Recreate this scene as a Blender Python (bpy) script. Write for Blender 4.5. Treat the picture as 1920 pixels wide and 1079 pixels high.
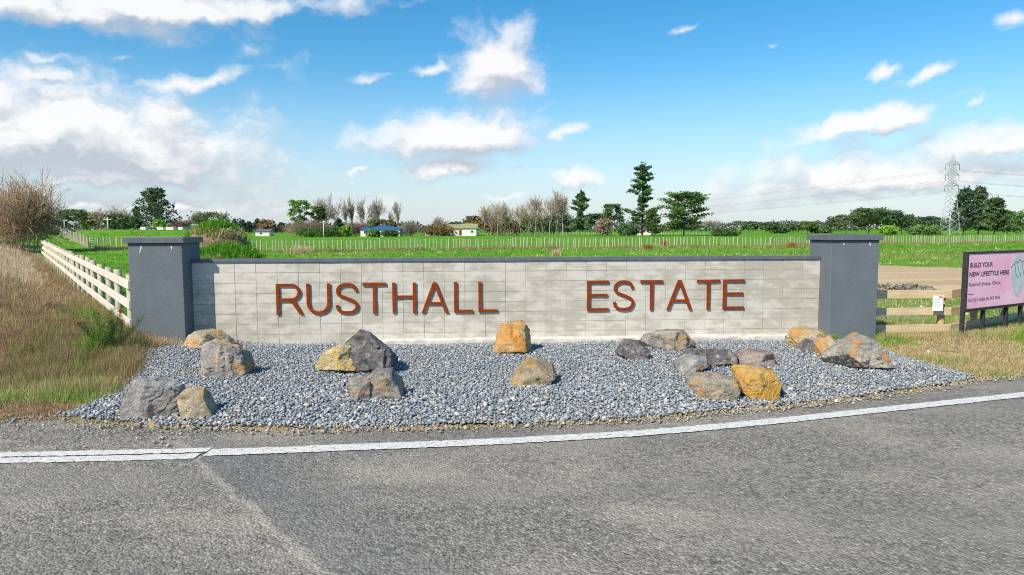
import bpy, bmesh, math, random
import numpy as np
from mathutils import Vector, Matrix, noise as mnoise

for o in list(bpy.data.objects):
    bpy.data.objects.remove(o)
scene = bpy.context.scene
COL = scene.collection
R_ = math.radians

# ------------------------------------------------------------------ camera
F, PITCH, ROLL, CAMH = 1300.0, 0.0840, 0.0031, 2.222      # focal length in photo pixels, radians, metres
_c, _s, _cr, _sr = math.cos(PITCH), math.sin(PITCH), math.cos(ROLL), math.sin(ROLL)
V_F = np.array([0, _c, -_s]); _u0 = np.array([0, _s, _c]); _x = np.array([1., 0, 0])
V_R = _cr * _x - _sr * _u0
V_U = _sr * _x + _cr * _u0
CAM = np.array([0, 0, CAMH])
cd = bpy.data.cameras.new('camera'); cam = bpy.data.objects.new('camera', cd); COL.objects.link(cam)
cd.sensor_width = 36; cd.lens = 36 * F / 1920; cd.clip_start = 0.05; cd.clip_end = 20000
cam.matrix_world = Matrix(((V_R[0], V_U[0], -V_F[0], CAM[0]), (V_R[1], V_U[1], -V_F[1], CAM[1]),
                           (V_R[2], V_U[2], -V_F[2], CAM[2]), (0, 0, 0, 1)))
scene.camera = cam

def ray(px, py):
    return V_F + V_R * (px - 960) / F + V_U * (539.5 - py) / F
def G(px, py, z=0.0):                       # pixel -> point on the level z
    r = ray(px, py); return CAM + r * (z - CAMH) / r[2]
def D(px, py, Y):                           # pixel -> point at forward distance Y
    r = ray(px, py); return CAM + r * Y / r[1]

# ------------------------------------------------------------------ light: sky, clouds, sun, exposure
SUN_AZ, SUN_EL = R_(41), R_(42)             # azimuth: behind the camera, to its left
sun_dir = Vector((-math.sin(SUN_AZ) * math.cos(SUN_EL), -math.cos(SUN_AZ) * math.cos(SUN_EL), math.sin(SUN_EL)))
world = bpy.data.worlds.new('World'); scene.world = world; world.use_nodes = True
wt = world.node_tree; wt.nodes.clear()

class E:                                    # tiny expression helper for shader maths
    def __init__(s, t, sock): s.t, s.k = t, sock
    def _m(s, op, *a, clamp=False):
        n = s.t.nodes.new('ShaderNodeMath'); n.operation = op; n.use_clamp = clamp
        for i, v in enumerate((s,) + a):
            if isinstance(v, E): s.t.links.new(v.k, n.inputs[i])
            else: n.inputs[i].default_value = v
        return E(s.t, n.outputs[0])
    def __add__(s, o): return s._m('ADD', o)
    def __sub__(s, o): return s._m('SUBTRACT', o)
    def __mul__(s, o): return s._m('MULTIPLY', o)
    def __truediv__(s, o): return s._m('DIVIDE', o)
    def min(s, o): return s._m('MINIMUM', o)
    def max(s, o): return s._m('MAXIMUM', o)
    def abs(s): return s._m('ABSOLUTE')
    def pow(s, o): return s._m('POWER', o)
    def clamp(s): return s._m('ADD', 0.0, clamp=True)
    def step(s, a, b, lo=0.0, hi=1.0):
        n = s.t.nodes.new('ShaderNodeMapRange'); n.interpolation_type = 'SMOOTHSTEP'
        s.t.links.new(s.k, n.inputs[0])
        for i, v in enumerate((a, b, lo, hi)): n.inputs[1 + i].default_value = v
        return E(s.t, n.outputs[0])
def nd(t, typ, ins=None, **kw):
    n = t.nodes.new(typ)
    for k, v in kw.items(): setattr(n, k, v)
    for k, v in (ins or {}).items():
        if isinstance(v, E): v = v.k
        if isinstance(v, bpy.types.NodeSocket): t.links.new(v, n.inputs[k])
        else: n.inputs[k].default_value = v
    return n
def mixc(t, fac, a, b, blend='MIX'):
    n = t.nodes.new('ShaderNodeMix'); n.data_type = 'RGBA'; n.blend_type = blend
    for i, v in ((0, fac), (6, a), (7, b)):
        if isinstance(v, E): v = v.k
        if isinstance(v, bpy.types.NodeSocket): t.links.new(v, n.inputs[i])
        elif i: n.inputs[i].default_value = (*v[:3], 1)
        else: n.inputs[i].default_value = v
    return n.outputs[2]

sky = nd(wt, 'ShaderNodeTexSky', sky_type='NISHITA')
sky.sun_disc = False; sky.sun_elevation = SUN_EL; sky.sun_rotation = math.atan2(sun_dir.x, sun_dir.y)
sky.air_density = 1.0; sky.dust_density = 0.4; sky.ozone_density = 2.2; sky.altitude = 20
hs = nd(wt, 'ShaderNodeHueSaturation', {'Hue': 0.49, 'Saturation': 1.42, 'Value': .90, 'Color': sky.outputs[0]})
tc = nd(wt, 'ShaderNodeTexCoord')
sep = nd(wt, 'ShaderNodeSeparateXYZ', {0: tc.outputs['Generated']})
wx, wy, wz = (E(wt, sep.outputs[i]) for i in range(3))
az = wx._m('ARCTAN2', wy); el = wz._m('ARCSINE')
CLOUDS = [  # photo px centre, radii, tilt (deg, up to the right), thinness
    (130, 276, 280, 86, -5, -.42), (-60, 272, 230, 84, 0, -.42), (260, 12, 330, 36, 6, -.25), (40, 10, 260, 50, 0, -.15),
    (360, 148, 190, 20, 14, .20), (60, 145, 150, 34, -8, .18), (80, 107, 70, 16, 0, .42), (935, 142, 70, 76, 12, -.36),
    (820, 130, 62, 14, 8, .26), (690, 140, 60, 15, 4, .34), (850, 270, 136, 50, 4, -.42), (935, 256, 70, 44, 0, -.2),
    (1050, 246, 74, 16, 12, .18), (835, 322, 100, 34, 0, -.08), (1600, 236, 130, 26, 12, -.2), (1660, 218, 60, 20, 4, -.3),
    (1660, 335, 330, 60, 6, -.10), (1880, 268, 160, 36, 4, -.08), (1500, 355, 240, 22, 6, .16), (1082, 336, 58, 18, 0, -.02),
    (270, 335, 180, 36, 0, -.12), (330, 388, 480, 34, 0, .24), (90, 345, 220, 26, 0, .14), (620, 385, 260, 30, 0, .30),
    (1665, 127, 34, 15, 20, .22), (1755, 124, 60, 14, 18, .22), (1280, 48, 52, 10, 12, .42), (1445, 78, 44, 16, 10, .56),
    (1815, 190, 30, 9, 18, .42), (1900, 30, 40, 24, 20, .48), (940, 368, 90, 11, 6, .30), (665, 323, 40, 9, 0, .34),
    (500, 295, 50, 14, 0, .46), (1010, 205, 60, 13, 20, .52), (975, 320, 40, 9, 0, .42), (230, 110, 40, 12, 0, .52)]
gr = bpy.data.node_groups.new('cloud_density', 'ShaderNodeTree')
gr.interface.new_socket('P', in_out='INPUT', socket_type='NodeSocketVector')
gr.interface.new_socket('D', in_out='OUTPUT', socket_type='NodeSocketFloat')
gi = gr.nodes.new('NodeGroupInput'); go = gr.nodes.new('NodeGroupOutput')
warp = nd(gr, 'ShaderNodeTexNoise', {'Vector': gi.outputs[0], 'Scale': 12.0, 'Detail': 4.0, 'Roughness': .62})
wv = nd(gr, 'ShaderNodeVectorMath', {0: warp.outputs['Color'], 1: (.5, .5, .5)}, operation='SUBTRACT')
ws = nd(gr, 'ShaderNodeVectorMath', {0: wv.outputs[0], 'Scale': .060}, operation='SCALE')
wp = nd(gr, 'ShaderNodeVectorMath', {0: gi.outputs[0], 1: ws.outputs[0]}, operation='ADD')
best = None
for (cx, cy, rx, ry, tilt, thin) in CLOUDS:
    d = ray(cx, cy); d /= np.linalg.norm(d)
    mp = nd(gr, 'ShaderNodeMapping', {'Vector': wp.outputs[0], 'Location': (math.atan2(d[0], d[1]), math.asin(d[2]), 0),
            'Rotation': (0, 0, R_(tilt)), 'Scale': (rx / F * 1.08, ry / F * 1.15, 1)}, vector_type='TEXTURE')
    mv = mp.outputs[0]
    if ry > 24:                                                     # cumulus: flat base, heaped top
        fl = nd(gr, 'ShaderNodeVectorMath', {0: mv, 1: (1, -1.9, 1)}, operation='MULTIPLY'); mv = nd(gr, 'ShaderNodeVectorMath', {0: mv, 1: fl.outputs[0]}, operation='MAXIMUM').outputs[0]
    ln = nd(gr, 'ShaderNodeVectorMath', {0: mv}, operation='LENGTH')
    e = E(gr, ln.outputs['Value']) + thin
    best = e if best is None else best.min(e)
gen = nd(gr, 'ShaderNodeTexNoise', {'Vector': gi.outputs[0], 'Scale': 2.6, 'Detail': 1.0, 'Roughness': .5})
best = best.min(E(gr, gen.outputs['Fac']) * -5.0 + 4.40)          # scattered cumulus all round the sky
sq = nd(gr, 'ShaderNodeMapping', {'Vector': wp.outputs[0], 'Scale': (1, 1.5, 1)})
fb = nd(gr, 'ShaderNodeTexNoise', {'Vector': sq.outputs[0], 'Scale': 19.0, 'Detail': 6.0, 'Roughness': .54})
dd = (E(gr, fb.outputs['Fac']) - .5) * 1.55 + (best * -1.0 + .92)
gr.links.new(dd.k, go.inputs[0])
def dens(off):
    cv = nd(wt, 'ShaderNodeCombineXYZ', {0: az + off[0], 1: el + off[1]})
    g = wt.nodes.new('ShaderNodeGroup'); g.node_tree = gr; wt.links.new(cv.outputs[0], g.inputs[0])
    return E(wt, g.outputs[0])
d0, d1 = dens((0, 0)), dens((-.010, .024))
alpha = d0.step(-.12, .80) * el.step(-.01, .02)
lit = ((d0.min(1.3) - d1.min(1.4)) * 1.45 + .58 - el.step(.17, .02, 0.0, .30)).clamp()
ccol = mixc(wt, lit, (3.1, 3.4, 3.85), (5.7, 5.65, 5.6))
haze_f = el.step(-.03, .24, .78, 0.0)                              # pale air near the horizon
skyc = mixc(wt, haze_f, hs.outputs[0], (3.3, 3.9, 4.7))
fin = mixc(wt, alpha * .94, skyc, ccol)
bg = nd(wt, 'ShaderNodeBackground', {'Color': fin, 'Strength': 0.13})
wt.links.new(bg.outputs[0], nd(wt, 'ShaderNodeOutputWorld').inputs[0])
world.cycles.sampling_method = 'MANUAL'; world.cycles.sample_map_resolution = 512

sl = bpy.data.lights.new('sun', 'SUN'); sl.energy = 4.3; sl.angle = R_(0.6); sl.color = (1.0, .885, .72)
sun = bpy.data.objects.new('sun', sl); COL.objects.link(sun)
sun.rotation_euler = sun_dir.to_track_quat('Z', 'Y').to_euler()
vs = scene.view_settings
vs.view_transform = 'Standard'; vs.look = 'None'; vs.exposure = 0.44; vs.gamma = 1.0; vs.use_curve_mapping = False
scene.cycles.max_bounces = 5; scene.cycles.diffuse_bounces = 3; scene.cycles.glossy_bounces = 2
scene.cycles.transmission_bounces = 3; scene.cycles.transparent_max_bounces = 4
scene.cycles.use_denoising = False; scene.cycles.filter_width = 1.05

# ------------------------------------------------------------------ helpers
def link(o, parent=None):
    COL.objects.link(o)
    if parent is not None: o.parent = parent
    return o
def tag(o, label=None, cat=None, group=None, kind=None):
    if label: o['label'] = label
    if cat: o['category'] = cat
    if group: o['group'] = group
    if kind: o['kind'] = kind
    return o
def empty(name, loc=(0, 0, 0), rz=0.0):
    o = bpy.data.objects.new(name, None); o.location = loc; o.rotation_euler = (0, 0, rz); o.empty_display_size = .1
    return link(o)
def npmesh(name, V, Fc, mat=None, col=None, smooth=False):
    """mesh from arrays: V (n,3), Fc (m,k) faces of one size, col (n,3) per-vertex colour"""
    V = np.asarray(V, np.float32); Fc = np.asarray(Fc, np.int32)
    me = bpy.data.meshes.new(name); m, k = Fc.shape
    me.vertices.add(len(V)); me.vertices.foreach_set('co', V.ravel())
    me.loops.add(m * k); me.loops.foreach_set('vertex_index', Fc.ravel())
    me.polygons.add(m); me.polygons.foreach_set('loop_start', np.arange(0, m * k, k, dtype=np.int32))
    me.polygons.foreach_set('loop_total', np.full(m, k, np.int32))
    if smooth: me.polygons.foreach_set('use_smooth', np.ones(m, bool))
    me.update(calc_edges=True)
    if col is not None:
        a = me.color_attributes.new('Col', 'FLOAT_COLOR', 'POINT')
        a.data.foreach_set('color', np.hstack([np.asarray(col, np.float32), np.ones((len(V), 1), np.float32)]).ravel())
    if mat: me.materials.append(mat)
    return me
def npobj(name, V, Fc, mat=None, parent=None, col=None, smooth=False):
    return link(bpy.data.objects.new(name, npmesh(name, V, Fc, mat, col, smooth)), parent)
def bmobj(name, bm, mat=None, parent=None, smooth=False):
    me = bpy.data.meshes.new(name); bm.to_mesh(me); bm.free()
    if smooth: me.polygons.foreach_set('use_smooth', np.ones(len(me.polygons), bool))
    if mat: me.materials.append(mat)
    return link(bpy.data.objects.new(name, me), parent)
def box(bm, x0, x1, y0, y1, z0, z1, bevel=0.0):
    r = bmesh.ops.create_cube(bm, size=1)
    for v in r['verts']:
        v.co = Vector((x0 + (v.co.x + .5) * (x1 - x0), y0 + (v.co.y + .5) * (y1 - y0), z0 + (v.co.z + .5) * (z1 - z0)))
    if bevel:
        es = list({e for v in r['verts'] for e in v.link_edges})
        bmesh.ops.bevel(bm, geom=es, offset=bevel, segments=2, affect='EDGES', profile=.5)
def boxobj(name, dims, mat, parent=None, bevel=0.0):
    bm = bmesh.new(); box(bm, *dims, bevel=bevel); return bmobj(name, bm, mat, parent)
def tube_arrays(P0, P1, r0, r1, k=4):
    """many tapered tubes: (n,3) ends, (n,) radii"""
    P0, P1 = np.asarray(P0, float), np.asarray(P1, float); r0, r1 = np.asarray(r0, float), np.asarray(r1, float)
    d = P1 - P0; d /= np.maximum(np.linalg.norm(d, axis=1, keepdims=True), 1e-9)
    ref = np.where(np.abs(d[:, 2:3]) > .9, np.array([[1., 0, 0]]), np.array([[0, 0, 1.]]))
    a = np.cross(d, ref); a /= np.linalg.norm(a, axis=1, keepdims=True); b = np.cross(d, a)
    n = len(P0); V = np.zeros((n, 2 * k, 3))
    for i in range(k):
        t = 2 * math.pi * i / k; o = a * math.cos(t) + b * math.sin(t)
        V[:, i] = P0 + o * r0[:, None]; V[:, k + i] = P1 + o * r1[:, None]
    base = (np.arange(n) * 2 * k)[:, None]
    Fs = [base + np.array([[i, (i + 1) % k, k + (i + 1) % k, k + i]]) for i in range(k)]
    return V.reshape(-1, 3), np.concatenate(Fs)
def rod(name, p0, p1, r0, r1, mat, parent=None, k=10):
    """closed tapered rod"""
    p0, p1 = Vector(p0), Vector(p1); bm = bmesh.new()
    bmesh.ops.create_cone(bm, cap_ends=True, segments=k, radius1=r0, radius2=r1, depth=(p1 - p0).length)
    M = Matrix.Translation((p0 + p1) / 2) @ (p1 - p0).to_track_quat('Z', 'Y').to_matrix().to_4x4()
    bm.transform(M); return bmobj(name, bm, mat, parent, True)
def sstep(x, a, b):
    t = np.clip((np.asarray(x, float) - a) / (b - a), 0, 1); return t * t * (3 - 2 * t)
def inside(poly, x, y):
    x, y = np.asarray(x), np.asarray(y); r = np.zeros(x.shape, bool); n = len(poly)
    for i in range(n):
        (xa, ya), (xb, yb) = poly[i], poly[(i + 1) % n]
        c = ((ya > y) != (yb > y)) & (x < (xb - xa) * (y - ya) / (yb - ya + 1e-12) + xa); r ^= c
    return r
def edgedist(poly, x, y):
    x, y = np.asarray(x, float), np.asarray(y, float); best = np.full(x.shape, 1e9); n = len(poly)
    for i in range(n):
        (xa, ya), (xb, yb) = poly[i], poly[(i + 1) % n]; dx, dy = xb - xa, yb - ya
        t = np.clip(((x - xa) * dx + (y - ya) * dy) / (dx * dx + dy * dy + 1e-12), 0, 1)
        best = np.minimum(best, np.hypot(x - xa - t * dx, y - ya - t * dy))
    return best

# ------------------------------------------------------------------ materials
def mat_new(name):
    m = bpy.data.materials.new(name); m.use_nodes = True; t = m.node_tree; t.nodes.clear()
    out = nd(t, 'ShaderNodeOutputMaterial'); b = nd(t, 'ShaderNodeBsdfPrincipled')
    b.inputs['Specular IOR Level'].default_value = .3
    t.links.new(b.outputs[0], out.inputs[0]); return m, t, b
def noi(t, vec, scale, detail=4.0, rough=.55):
    return E(t, nd(t, 'ShaderNodeTexNoise', {'Vector': vec, 'Scale': scale, 'Detail': detail, 'Roughness': rough}).outputs['Fac'])
def pos(t): return nd(t, 'ShaderNodeNewGeometry').outputs['Position']
def obco(t): return nd(t, 'ShaderNodeTexCoord').outputs['Object']
def bump(t, b, h, strength=.4, dist=.01):
    n = nd(t, 'ShaderNodeBump', {'Height': h, 'Strength': strength, 'Distance': dist}); t.links.new(n.outputs[0], b.inputs['Normal'])
def setc(t, b, c, rough=.8):
    if isinstance(c, bpy.types.NodeSocket): t.links.new(c, b.inputs['Base Color'])
    else: b.inputs['Base Color'].default_value = (*c, 1)
    b.inputs['Roughness'].default_value = rough
def scaled(t, vec, s): return nd(t, 'ShaderNodeMapping', {'Vector': vec, 'Scale': s}).outputs[0]
def simple(name, c, rough=.7, var=.25, scale=12.0, bs=.2, bd=.004, metal=0.0):
    m, t, b = mat_new(name); v = obco(t); n = noi(t, v, scale, 6)
    col = mixc(t, n.step(.3, .7), tuple(x * (1 - var) for x in c), tuple(min(1, x * (1 + var)) for x in c))
    setc(t, b, col, rough); b.inputs['Metallic'].default_value = metal
    if bs: bump(t, b, noi(t, v, scale * 6, 4), bs, bd)
    return m
def vcol(name, rough=.8, sheen=0.0, trans=0.0, spec=.2):
    m, t, b = mat_new(name); a = nd(t, 'ShaderNodeVertexColor', layer_name='Col')
    setc(t, b, a.outputs[0], rough); b.inputs['Specular IOR Level'].default_value = spec
    if trans:
        tr = nd(t, 'ShaderNodeBsdfTranslucent', {'Color': a.outputs[0]})
        mx = nd(t, 'ShaderNodeMixShader', {0: trans, 1: b.outputs[0], 2: tr.outputs[0]})
        t.links.new(mx.outputs[0], t.nodes['Material Output'].inputs[0])
    return m

# concrete block: pale grey, blotchy lichen staining that runs over the courses
M_BLOCK, t, b = mat_new('concrete_block'); p = pos(t); rnd = E(t, nd(t, 'ShaderNodeObjectInfo').outputs['Random'])
fine = noi(t, p, 60, 5); mid = noi(t, scaled(t, p, (2.2, 2.2, 5.0)), 1.3, 6, .62); big = noi(t, scaled(t, p, (.45, .45, .6)), 1, 3)
sx = E(t, nd(t, 'ShaderNodeSeparateXYZ', {0: p}).outputs[0])
base = mixc(t, rnd, (.545, .52, .47), (.645, .62, .565))
base = mixc(t, (fine - .5) * .8 + .5, base, (.565, .54, .49))
amount = big * .5 + mid * .7 + sx * .006 + rnd * .10
base = mixc(t, amount.step(.56, .76) * .52, base, (.26, .25, .185))
base = mixc(t, noi(t, scaled(t, p, (1, 1, 2.5)), 5.5, 7, .65).step(.60, .74) * .45, base, (.30, .285, .24))
setc(t, b, base, .92); bump(t, b, fine + noi(t, p, 240, 3) * .6, .35, .004)
M_MORTAR = simple('mortar', (.44, .42, .36), .95, .3, 9, .3)
M_FOOT = simple('footing_concrete', (.62, .60, .55), .9, .2, 6, .4, .006)
# painted plaster
M_PLASTER, t, b = mat_new('charcoal_plaster'); p = pos(t); n1 = noi(t, p, 2.2, 5); n2 = noi(t, p, 45, 5, .7)
c = mixc(t, n1.step(.3, .7), (.106, .132, .160), (.130, .158, .188)); c = mixc(t, (n2 - .5) * .9 + .3, c, (.165, .19, .208))
c = mixc(t, noi(t, scaled(t, p, (7, 7, .35)), 1.0, 5, .6).step(.52, .72) * .18, c, (.092, .112, .13)); c = mixc(t, noi(t, scaled(t, p, (9, 9, .8)), 1.3, 5, .65).step(.62, .75) * .14, c, (.24, .265, .285))
setc(t, b, c, .78); bump(t, b, n2 + noi(t, p, 160, 3) + noi(t, scaled(t, p, (1, 1, 2)), 6, 3) * .8, .6, .008)
M_CAP, t, b = mat_new('charcoal_cap_paint'); p = pos(t); n1 = noi(t, scaled(t, p, (1, 1, .3)), 7, 5)
setc(t, b, mixc(t, n1.step(.35, .7), (.105, .115, .150), (.135, .145, .178)), .5); bump(t, b, noi(t, p, 90, 4), .2, .003)
M_RUST, t, b = mat_new('rusted_steel'); p = pos(t); n1 = noi(t, p, 14, 7, .65); n2 = noi(t, p, 70, 4)
c = mixc(t, n1.step(.35, .7), (.19, .034, .009), (.275, .054, .013)); c = mixc(t, n2.step(.55, .8) * .6, c, (.15, .022, .010))
setc(t, b, c, .9); b.inputs['Specular IOR Level'].default_value = .08; bump(t, b, n2, .25, .003)
M_STREAK = simple('lime_streak', (.55, .56, .56), .9, .15, 20, 0)
# road chip seal
M_ROAD, t, b = mat_new('chip_seal'); p = pos(t)
vo = nd(t, 'ShaderNodeTexVoronoi', {'Vector': p, 'Scale': 48.0}, feature='F1'); vo2 = nd(t, 'ShaderNodeTexVoronoi', {'Vector': p, 'Scale': 21.0}, feature='F1')
chip = E(t, nd(t, 'ShaderNodeSeparateColor', {0: vo.outputs['Color']}).outputs[0]); chip2 = E(t, nd(t, 'ShaderNodeSeparateColor', {0: vo2.outputs['Color']}).outputs[1])
c = mixc(t, chip * .6 + chip2 * .4, (.11, .104, .093), (.80, .75, .635))
c = mixc(t, chip.step(.93, .99) * .75, c, (.75, .72, .66))
c = mixc(t, (E(t, vo.outputs['Distance']) * 48).step(.42, .80) * .62, c, (.055, .053, .048))
patch = noi(t, scaled(t, p, (.5, 1.0, 1)), 1.1, 6, .6); wear = noi(t, scaled(t, p, (.22, .75, 1)), 1.0, 4, .55)
mot = noi(t, p, 17, 4, .75); c = mixc(t, mot.step(.50, .62) * .38, c, (.075, .07, .062)); c = mixc(t, noi(t, p, 23, 4, .75).step(.54, .64) * .38, c, (.80, .74, .62))
c = mixc(t, patch.step(.42, .66) * .34, c, (.50, .45, .36)); c = mixc(t, wear.step(.55, .35) * .36, c, (.17, .166, .155))
sp = nd(t, 'ShaderNodeSeparateXYZ', {0: p}); X_, Y_ = E(t, sp.outputs[0]), E(t, sp.outputs[1])
ja, jb = G(372, 862), G(615, 1085)          # seam between two seals, running towards the viewer
jx = (Y_ - ja[1]) * float((jb[0] - ja[0]) / (jb[1] - ja[1])) + float(ja[0]) + (noi(t, p, 1.6, 5, .65) - .5) * .42
sd = X_ - jx
onroad = Y_.step(7.35, 7.0)
c = mixc(t, sd.abs().step(.085, .0) * onroad * .42, c, (.46, .42, .355))
c = mixc(t, sd.step(.02, .12) * sd.step(1.6, .3) * onroad * .38, c, (.11, .12, .135))
setc(t, b, c, .85); b.inputs['Specular IOR Level'].default_value = .35
bump(t, b, E(t, vo.outputs['Distance']) * -40 + E(t, vo2.outputs['Distance']) * -14, .35, .002)
M_LINE, t, b = mat_new('road_paint'); p = pos(t); vo = nd(t, 'ShaderNodeTexVoronoi', {'Vector': p, 'Scale': 70.0}, feature='F1')
w = noi(t, p, 15, 7, .75); cellr = E(t, nd(t, 'ShaderNodeSeparateColor', {0: vo.outputs['Color']}).outputs[0]); c = mixc(t, (w + (cellr - .5) * .35).step(.54, .66) * .8, (.86, .85, .81), (.30, .295, .28))
c = mixc(t, (E(t, vo.outputs['Distance']) * 70).step(.75, 1.0) * .3, c, (.3, .3, .29)); setc(t, b, c, .7)
bump(t, b, E(t, vo.outputs['Distance']) * -70, .2, .002)
# ground: paddock, dry verge and dirt by zone
M_GROUND, t, b = mat_new('paddock_ground'); p = pos(t); z = nd(t, 'ShaderNodeVertexColor', layer_name='Col')
zs = nd(t, 'ShaderNodeSeparateColor', {0: z.outputs[0]}); zd, zt, zl = (E(t, zs.outputs[i]) for i in range(3))
n1 = noi(t, p, .35, 6, .6); n2 = noi(t, p, 3.0, 6, .65); n3 = noi(t, scaled(t, p, (.06, .45, 1)), 1, 5, .6)
gc = mixc(t, n1.step(.35, .65), (.075, .250, .012), (.135, .330, .018)); gc = mixc(t, n2.step(.5, .75) * .55, gc, (.20, .38, .03))
gc = mixc(t, n3.step(.48, .62) * .65, gc, (.040, .17, .010)); gc = mixc(t, noi(t, scaled(t, p, (.10, .8, 1)), 1.3, 6, .7).step(.54, .70) * .5, gc, (.27, .42, .05)); gc = mixc(t, zl * n3.step(.42, .6) * .7, gc, (.27, .22, .085))
dc = mixc(t, n2.step(.35, .7), (.26, .185, .105), (.40, .30, .18)); dc = mixc(t, noi(t, p, 1.2, 5).step(.52, .66) * .6, dc, (.11, .17, .03))
tcx = mixc(t, n3.step(.35, .65), (.46, .34, .20), (.58, .455, .29)); tcx = mixc(t, noi(t, p, 6, 6).step(.6, .75) * .4, tcx, (.28, .21, .13))
gc = mixc(t, (zd + (n2 - .5) * .7).step(.35, .65), gc, dc); gc = mixc(t, (zt + (n2 - .5) * .6).step(.4, .6), gc, tcx)
gc = mixc(t, noi(t, scaled(t, p, (.03, .10, 1)), 1.0, 6, .65).step(.50, .66) * .42, gc, (.22, .25, .06))
setc(t, b, gc, .95); b.inputs['Specular IOR Level'].default_value = .1
bump(t, b, n2 + noi(t, p, 14, 5) * .7, .6, .10)
M_PEB = vcol('river_pebble', .55, spec=.35)
M_CHIP = vcol('stone_chip', .8)
M_BEDBASE = simple('bed_soil', (.24, .24, .235), .95, .4, 14, .5)
M_GRASS = vcol('grass_blade', .75, trans=.30)
M_LEAF = vcol('leaf', .7, trans=.30)
M_BARK = vcol('bark', .9)
def timber(name, c, c2):
    m, t, b = mat_new(name); v = obco(t); r = E(t, nd(t, 'ShaderNodeObjectInfo').outputs['Random'])
    g = noi(t, scaled(t, v, (1.2, 9, 22)), 2.2, 6, .6); k = noi(t, v, 1.5, 3)
    col = mixc(t, g.step(.3, .7), c, c2); col = mixc(t, k.step(.5, .75) * .35, col, tuple(x * .62 for x in c))
    col = mixc(t, r * .22, col, tuple(x * .6 for x in c2)); setc(t, b, col, .85); bump(t, b, g, .35, .006); return m
M_RAILW = timber('weathered_pale_timber', (.60, .53, .45), (.74, .68, .61))
M_RAILT = timber('treated_rough_timber', (.52, .41, .24), (.70, .58, .38))
M_POSTT = timber('treated_round_post', (.40, .27, .13), (.52, .38, .20))
M_POSTG = timber('weathered_post', (.36, .34, .22), (.52, .49, .36))
M_BATTEN = timber('batten_timber', (.44, .40, .27), (.62, .58, .45))
M_BLACK = simple('dark_stained_timber', (.035, .033, .036), .6, .3, 14, .2)
M_PINK, t, b = mat_new('pink_print'); v = nd(t, 'ShaderNodeTexCoord').outputs['Generated']
n = noi(t, v, 2.2, 3); setc(t, b, mixc(t, n.step(.3, .72), (.97, .48, .66), (.98, .66, .80)), .8)
M_INK = simple('navy_print', (.025, .018, .10), .5, .1, 8, 0)
M_INK2 = simple('purple_print', (.14, .05, .17), .5, .1, 8, 0)
M_ILLU = simple('pale_illustration_print', (.60, .66, .68), .5, .08, 4, 0)
M_ILLUL = simple('slate_illustration_line', (.16, .20, .26), .5, .1, 8, 0)
M_WHITE = simple('white_sheet', (.80, .80, .80), .5, .05, 8, 0)
M_RED = simple('red_print', (.62, .04, .05), .5, .1, 8, 0)
M_GREYT = simple('grey_print', (.45, .47, .52), .5, .1, 8, 0)
M_STEEL = simple('galvanised_steel', (.52, .53, .54), .45, .12, 3, 0, metal=.35)
M_WIRE = simple('wire', (.30, .30, .31), .5, .1, 3, 0)
M_GLASSI = simple('brown_insulator', (.10, .06, .05), .3, .1, 3, 0)
M_WATER, t, b = mat_new('puddle_water'); setc(t, b, (.05, .055, .05), .04); b.inputs['Specular IOR Level'].default_value = .8; b.inputs['IOR'].default_value = 1.33
M_WEATHER = simple('white_weatherboard', (.74, .73, .70), .6, .08, 3, 0)
M_CREAM = simple('cream_weatherboard', (.66, .60, .48), .6, .08, 3, 0)
M_BLUER = simple('blue_roof_iron', (.025, .12, .30), .55, .15, 2, 0)
M_GREENR = simple('olive_roof_iron', (.28, .28, .15), .55, .15, 2, 0)
M_GREYR = simple('grey_roof_tile', (.13, .13, .15), .6, .15, 2, 0)
M_PANE = simple('window_pane', (.04, .05, .07), .12, .1, 2, 0)
M_CLAY, t, b = mat_new('mound_earth'); p = pos(t); n1 = noi(t, p, 1.6, 6); setc(t, b, mixc(t, n1.step(.35, .65), (.16, .10, .055), (.28, .19, .12)), .95); bump(t, b, noi(t, p, 5, 6), .8, .1)

# ------------------------------------------------------------------ ground levels
EDGE = [(-60, 3.2), (-30, 6.2), (-12, 8.0), (-6.12, 8.13), (-5.43, 8.10), (-4.91, 7.95), (-3.86, 7.68), (-2.77, 7.60), (-1.56, 7.60), (-.37, 7.68), (.85, 7.82),
        (1.82, 8.03), (3.25, 8.48), (4.46, 8.91), (5.92, 9.55), (6.79, 9.98), (7.78, 10.39), (12, 12.4), (30, 22.0), (60, 40.0)]
def road_edge(x): return np.interp(x, [p[0] for p in EDGE], [p[1] for p in EDGE])
WTH = 0.0632; WO = np.array([-6.1123, 13.2098])
WT = np.array([math.cos(WTH), math.sin(WTH)]); WN = np.array([math.sin(WTH), -math.cos(WTH)])
def W(s, n): return WO + WT * s + WN * n
BED = [(-5.5, 8.15), (-5.4, 8.40), (-5.45, 9.33), (-5.85, 10.6), (-6.45, 12.0), (-6.25, 12.55), tuple(W(.03, .05)), tuple(W(3.3, .05)), tuple(W(3.3, .31)), tuple(W(12.36, .31)), tuple(W(12.36, .46)),
       tuple(W(13.2, .46)), (6.75, 12.6), (6.75, 11.9), (6.80, 10.9), (6.90, 10.10)]
for x in np.linspace(6.7, -5.3, 40): BED.append((float(x), float(road_edge(x)) + .04))
def fence_x(y): return 2.21 - .72 * y                       # line of the pale rail fence
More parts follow.
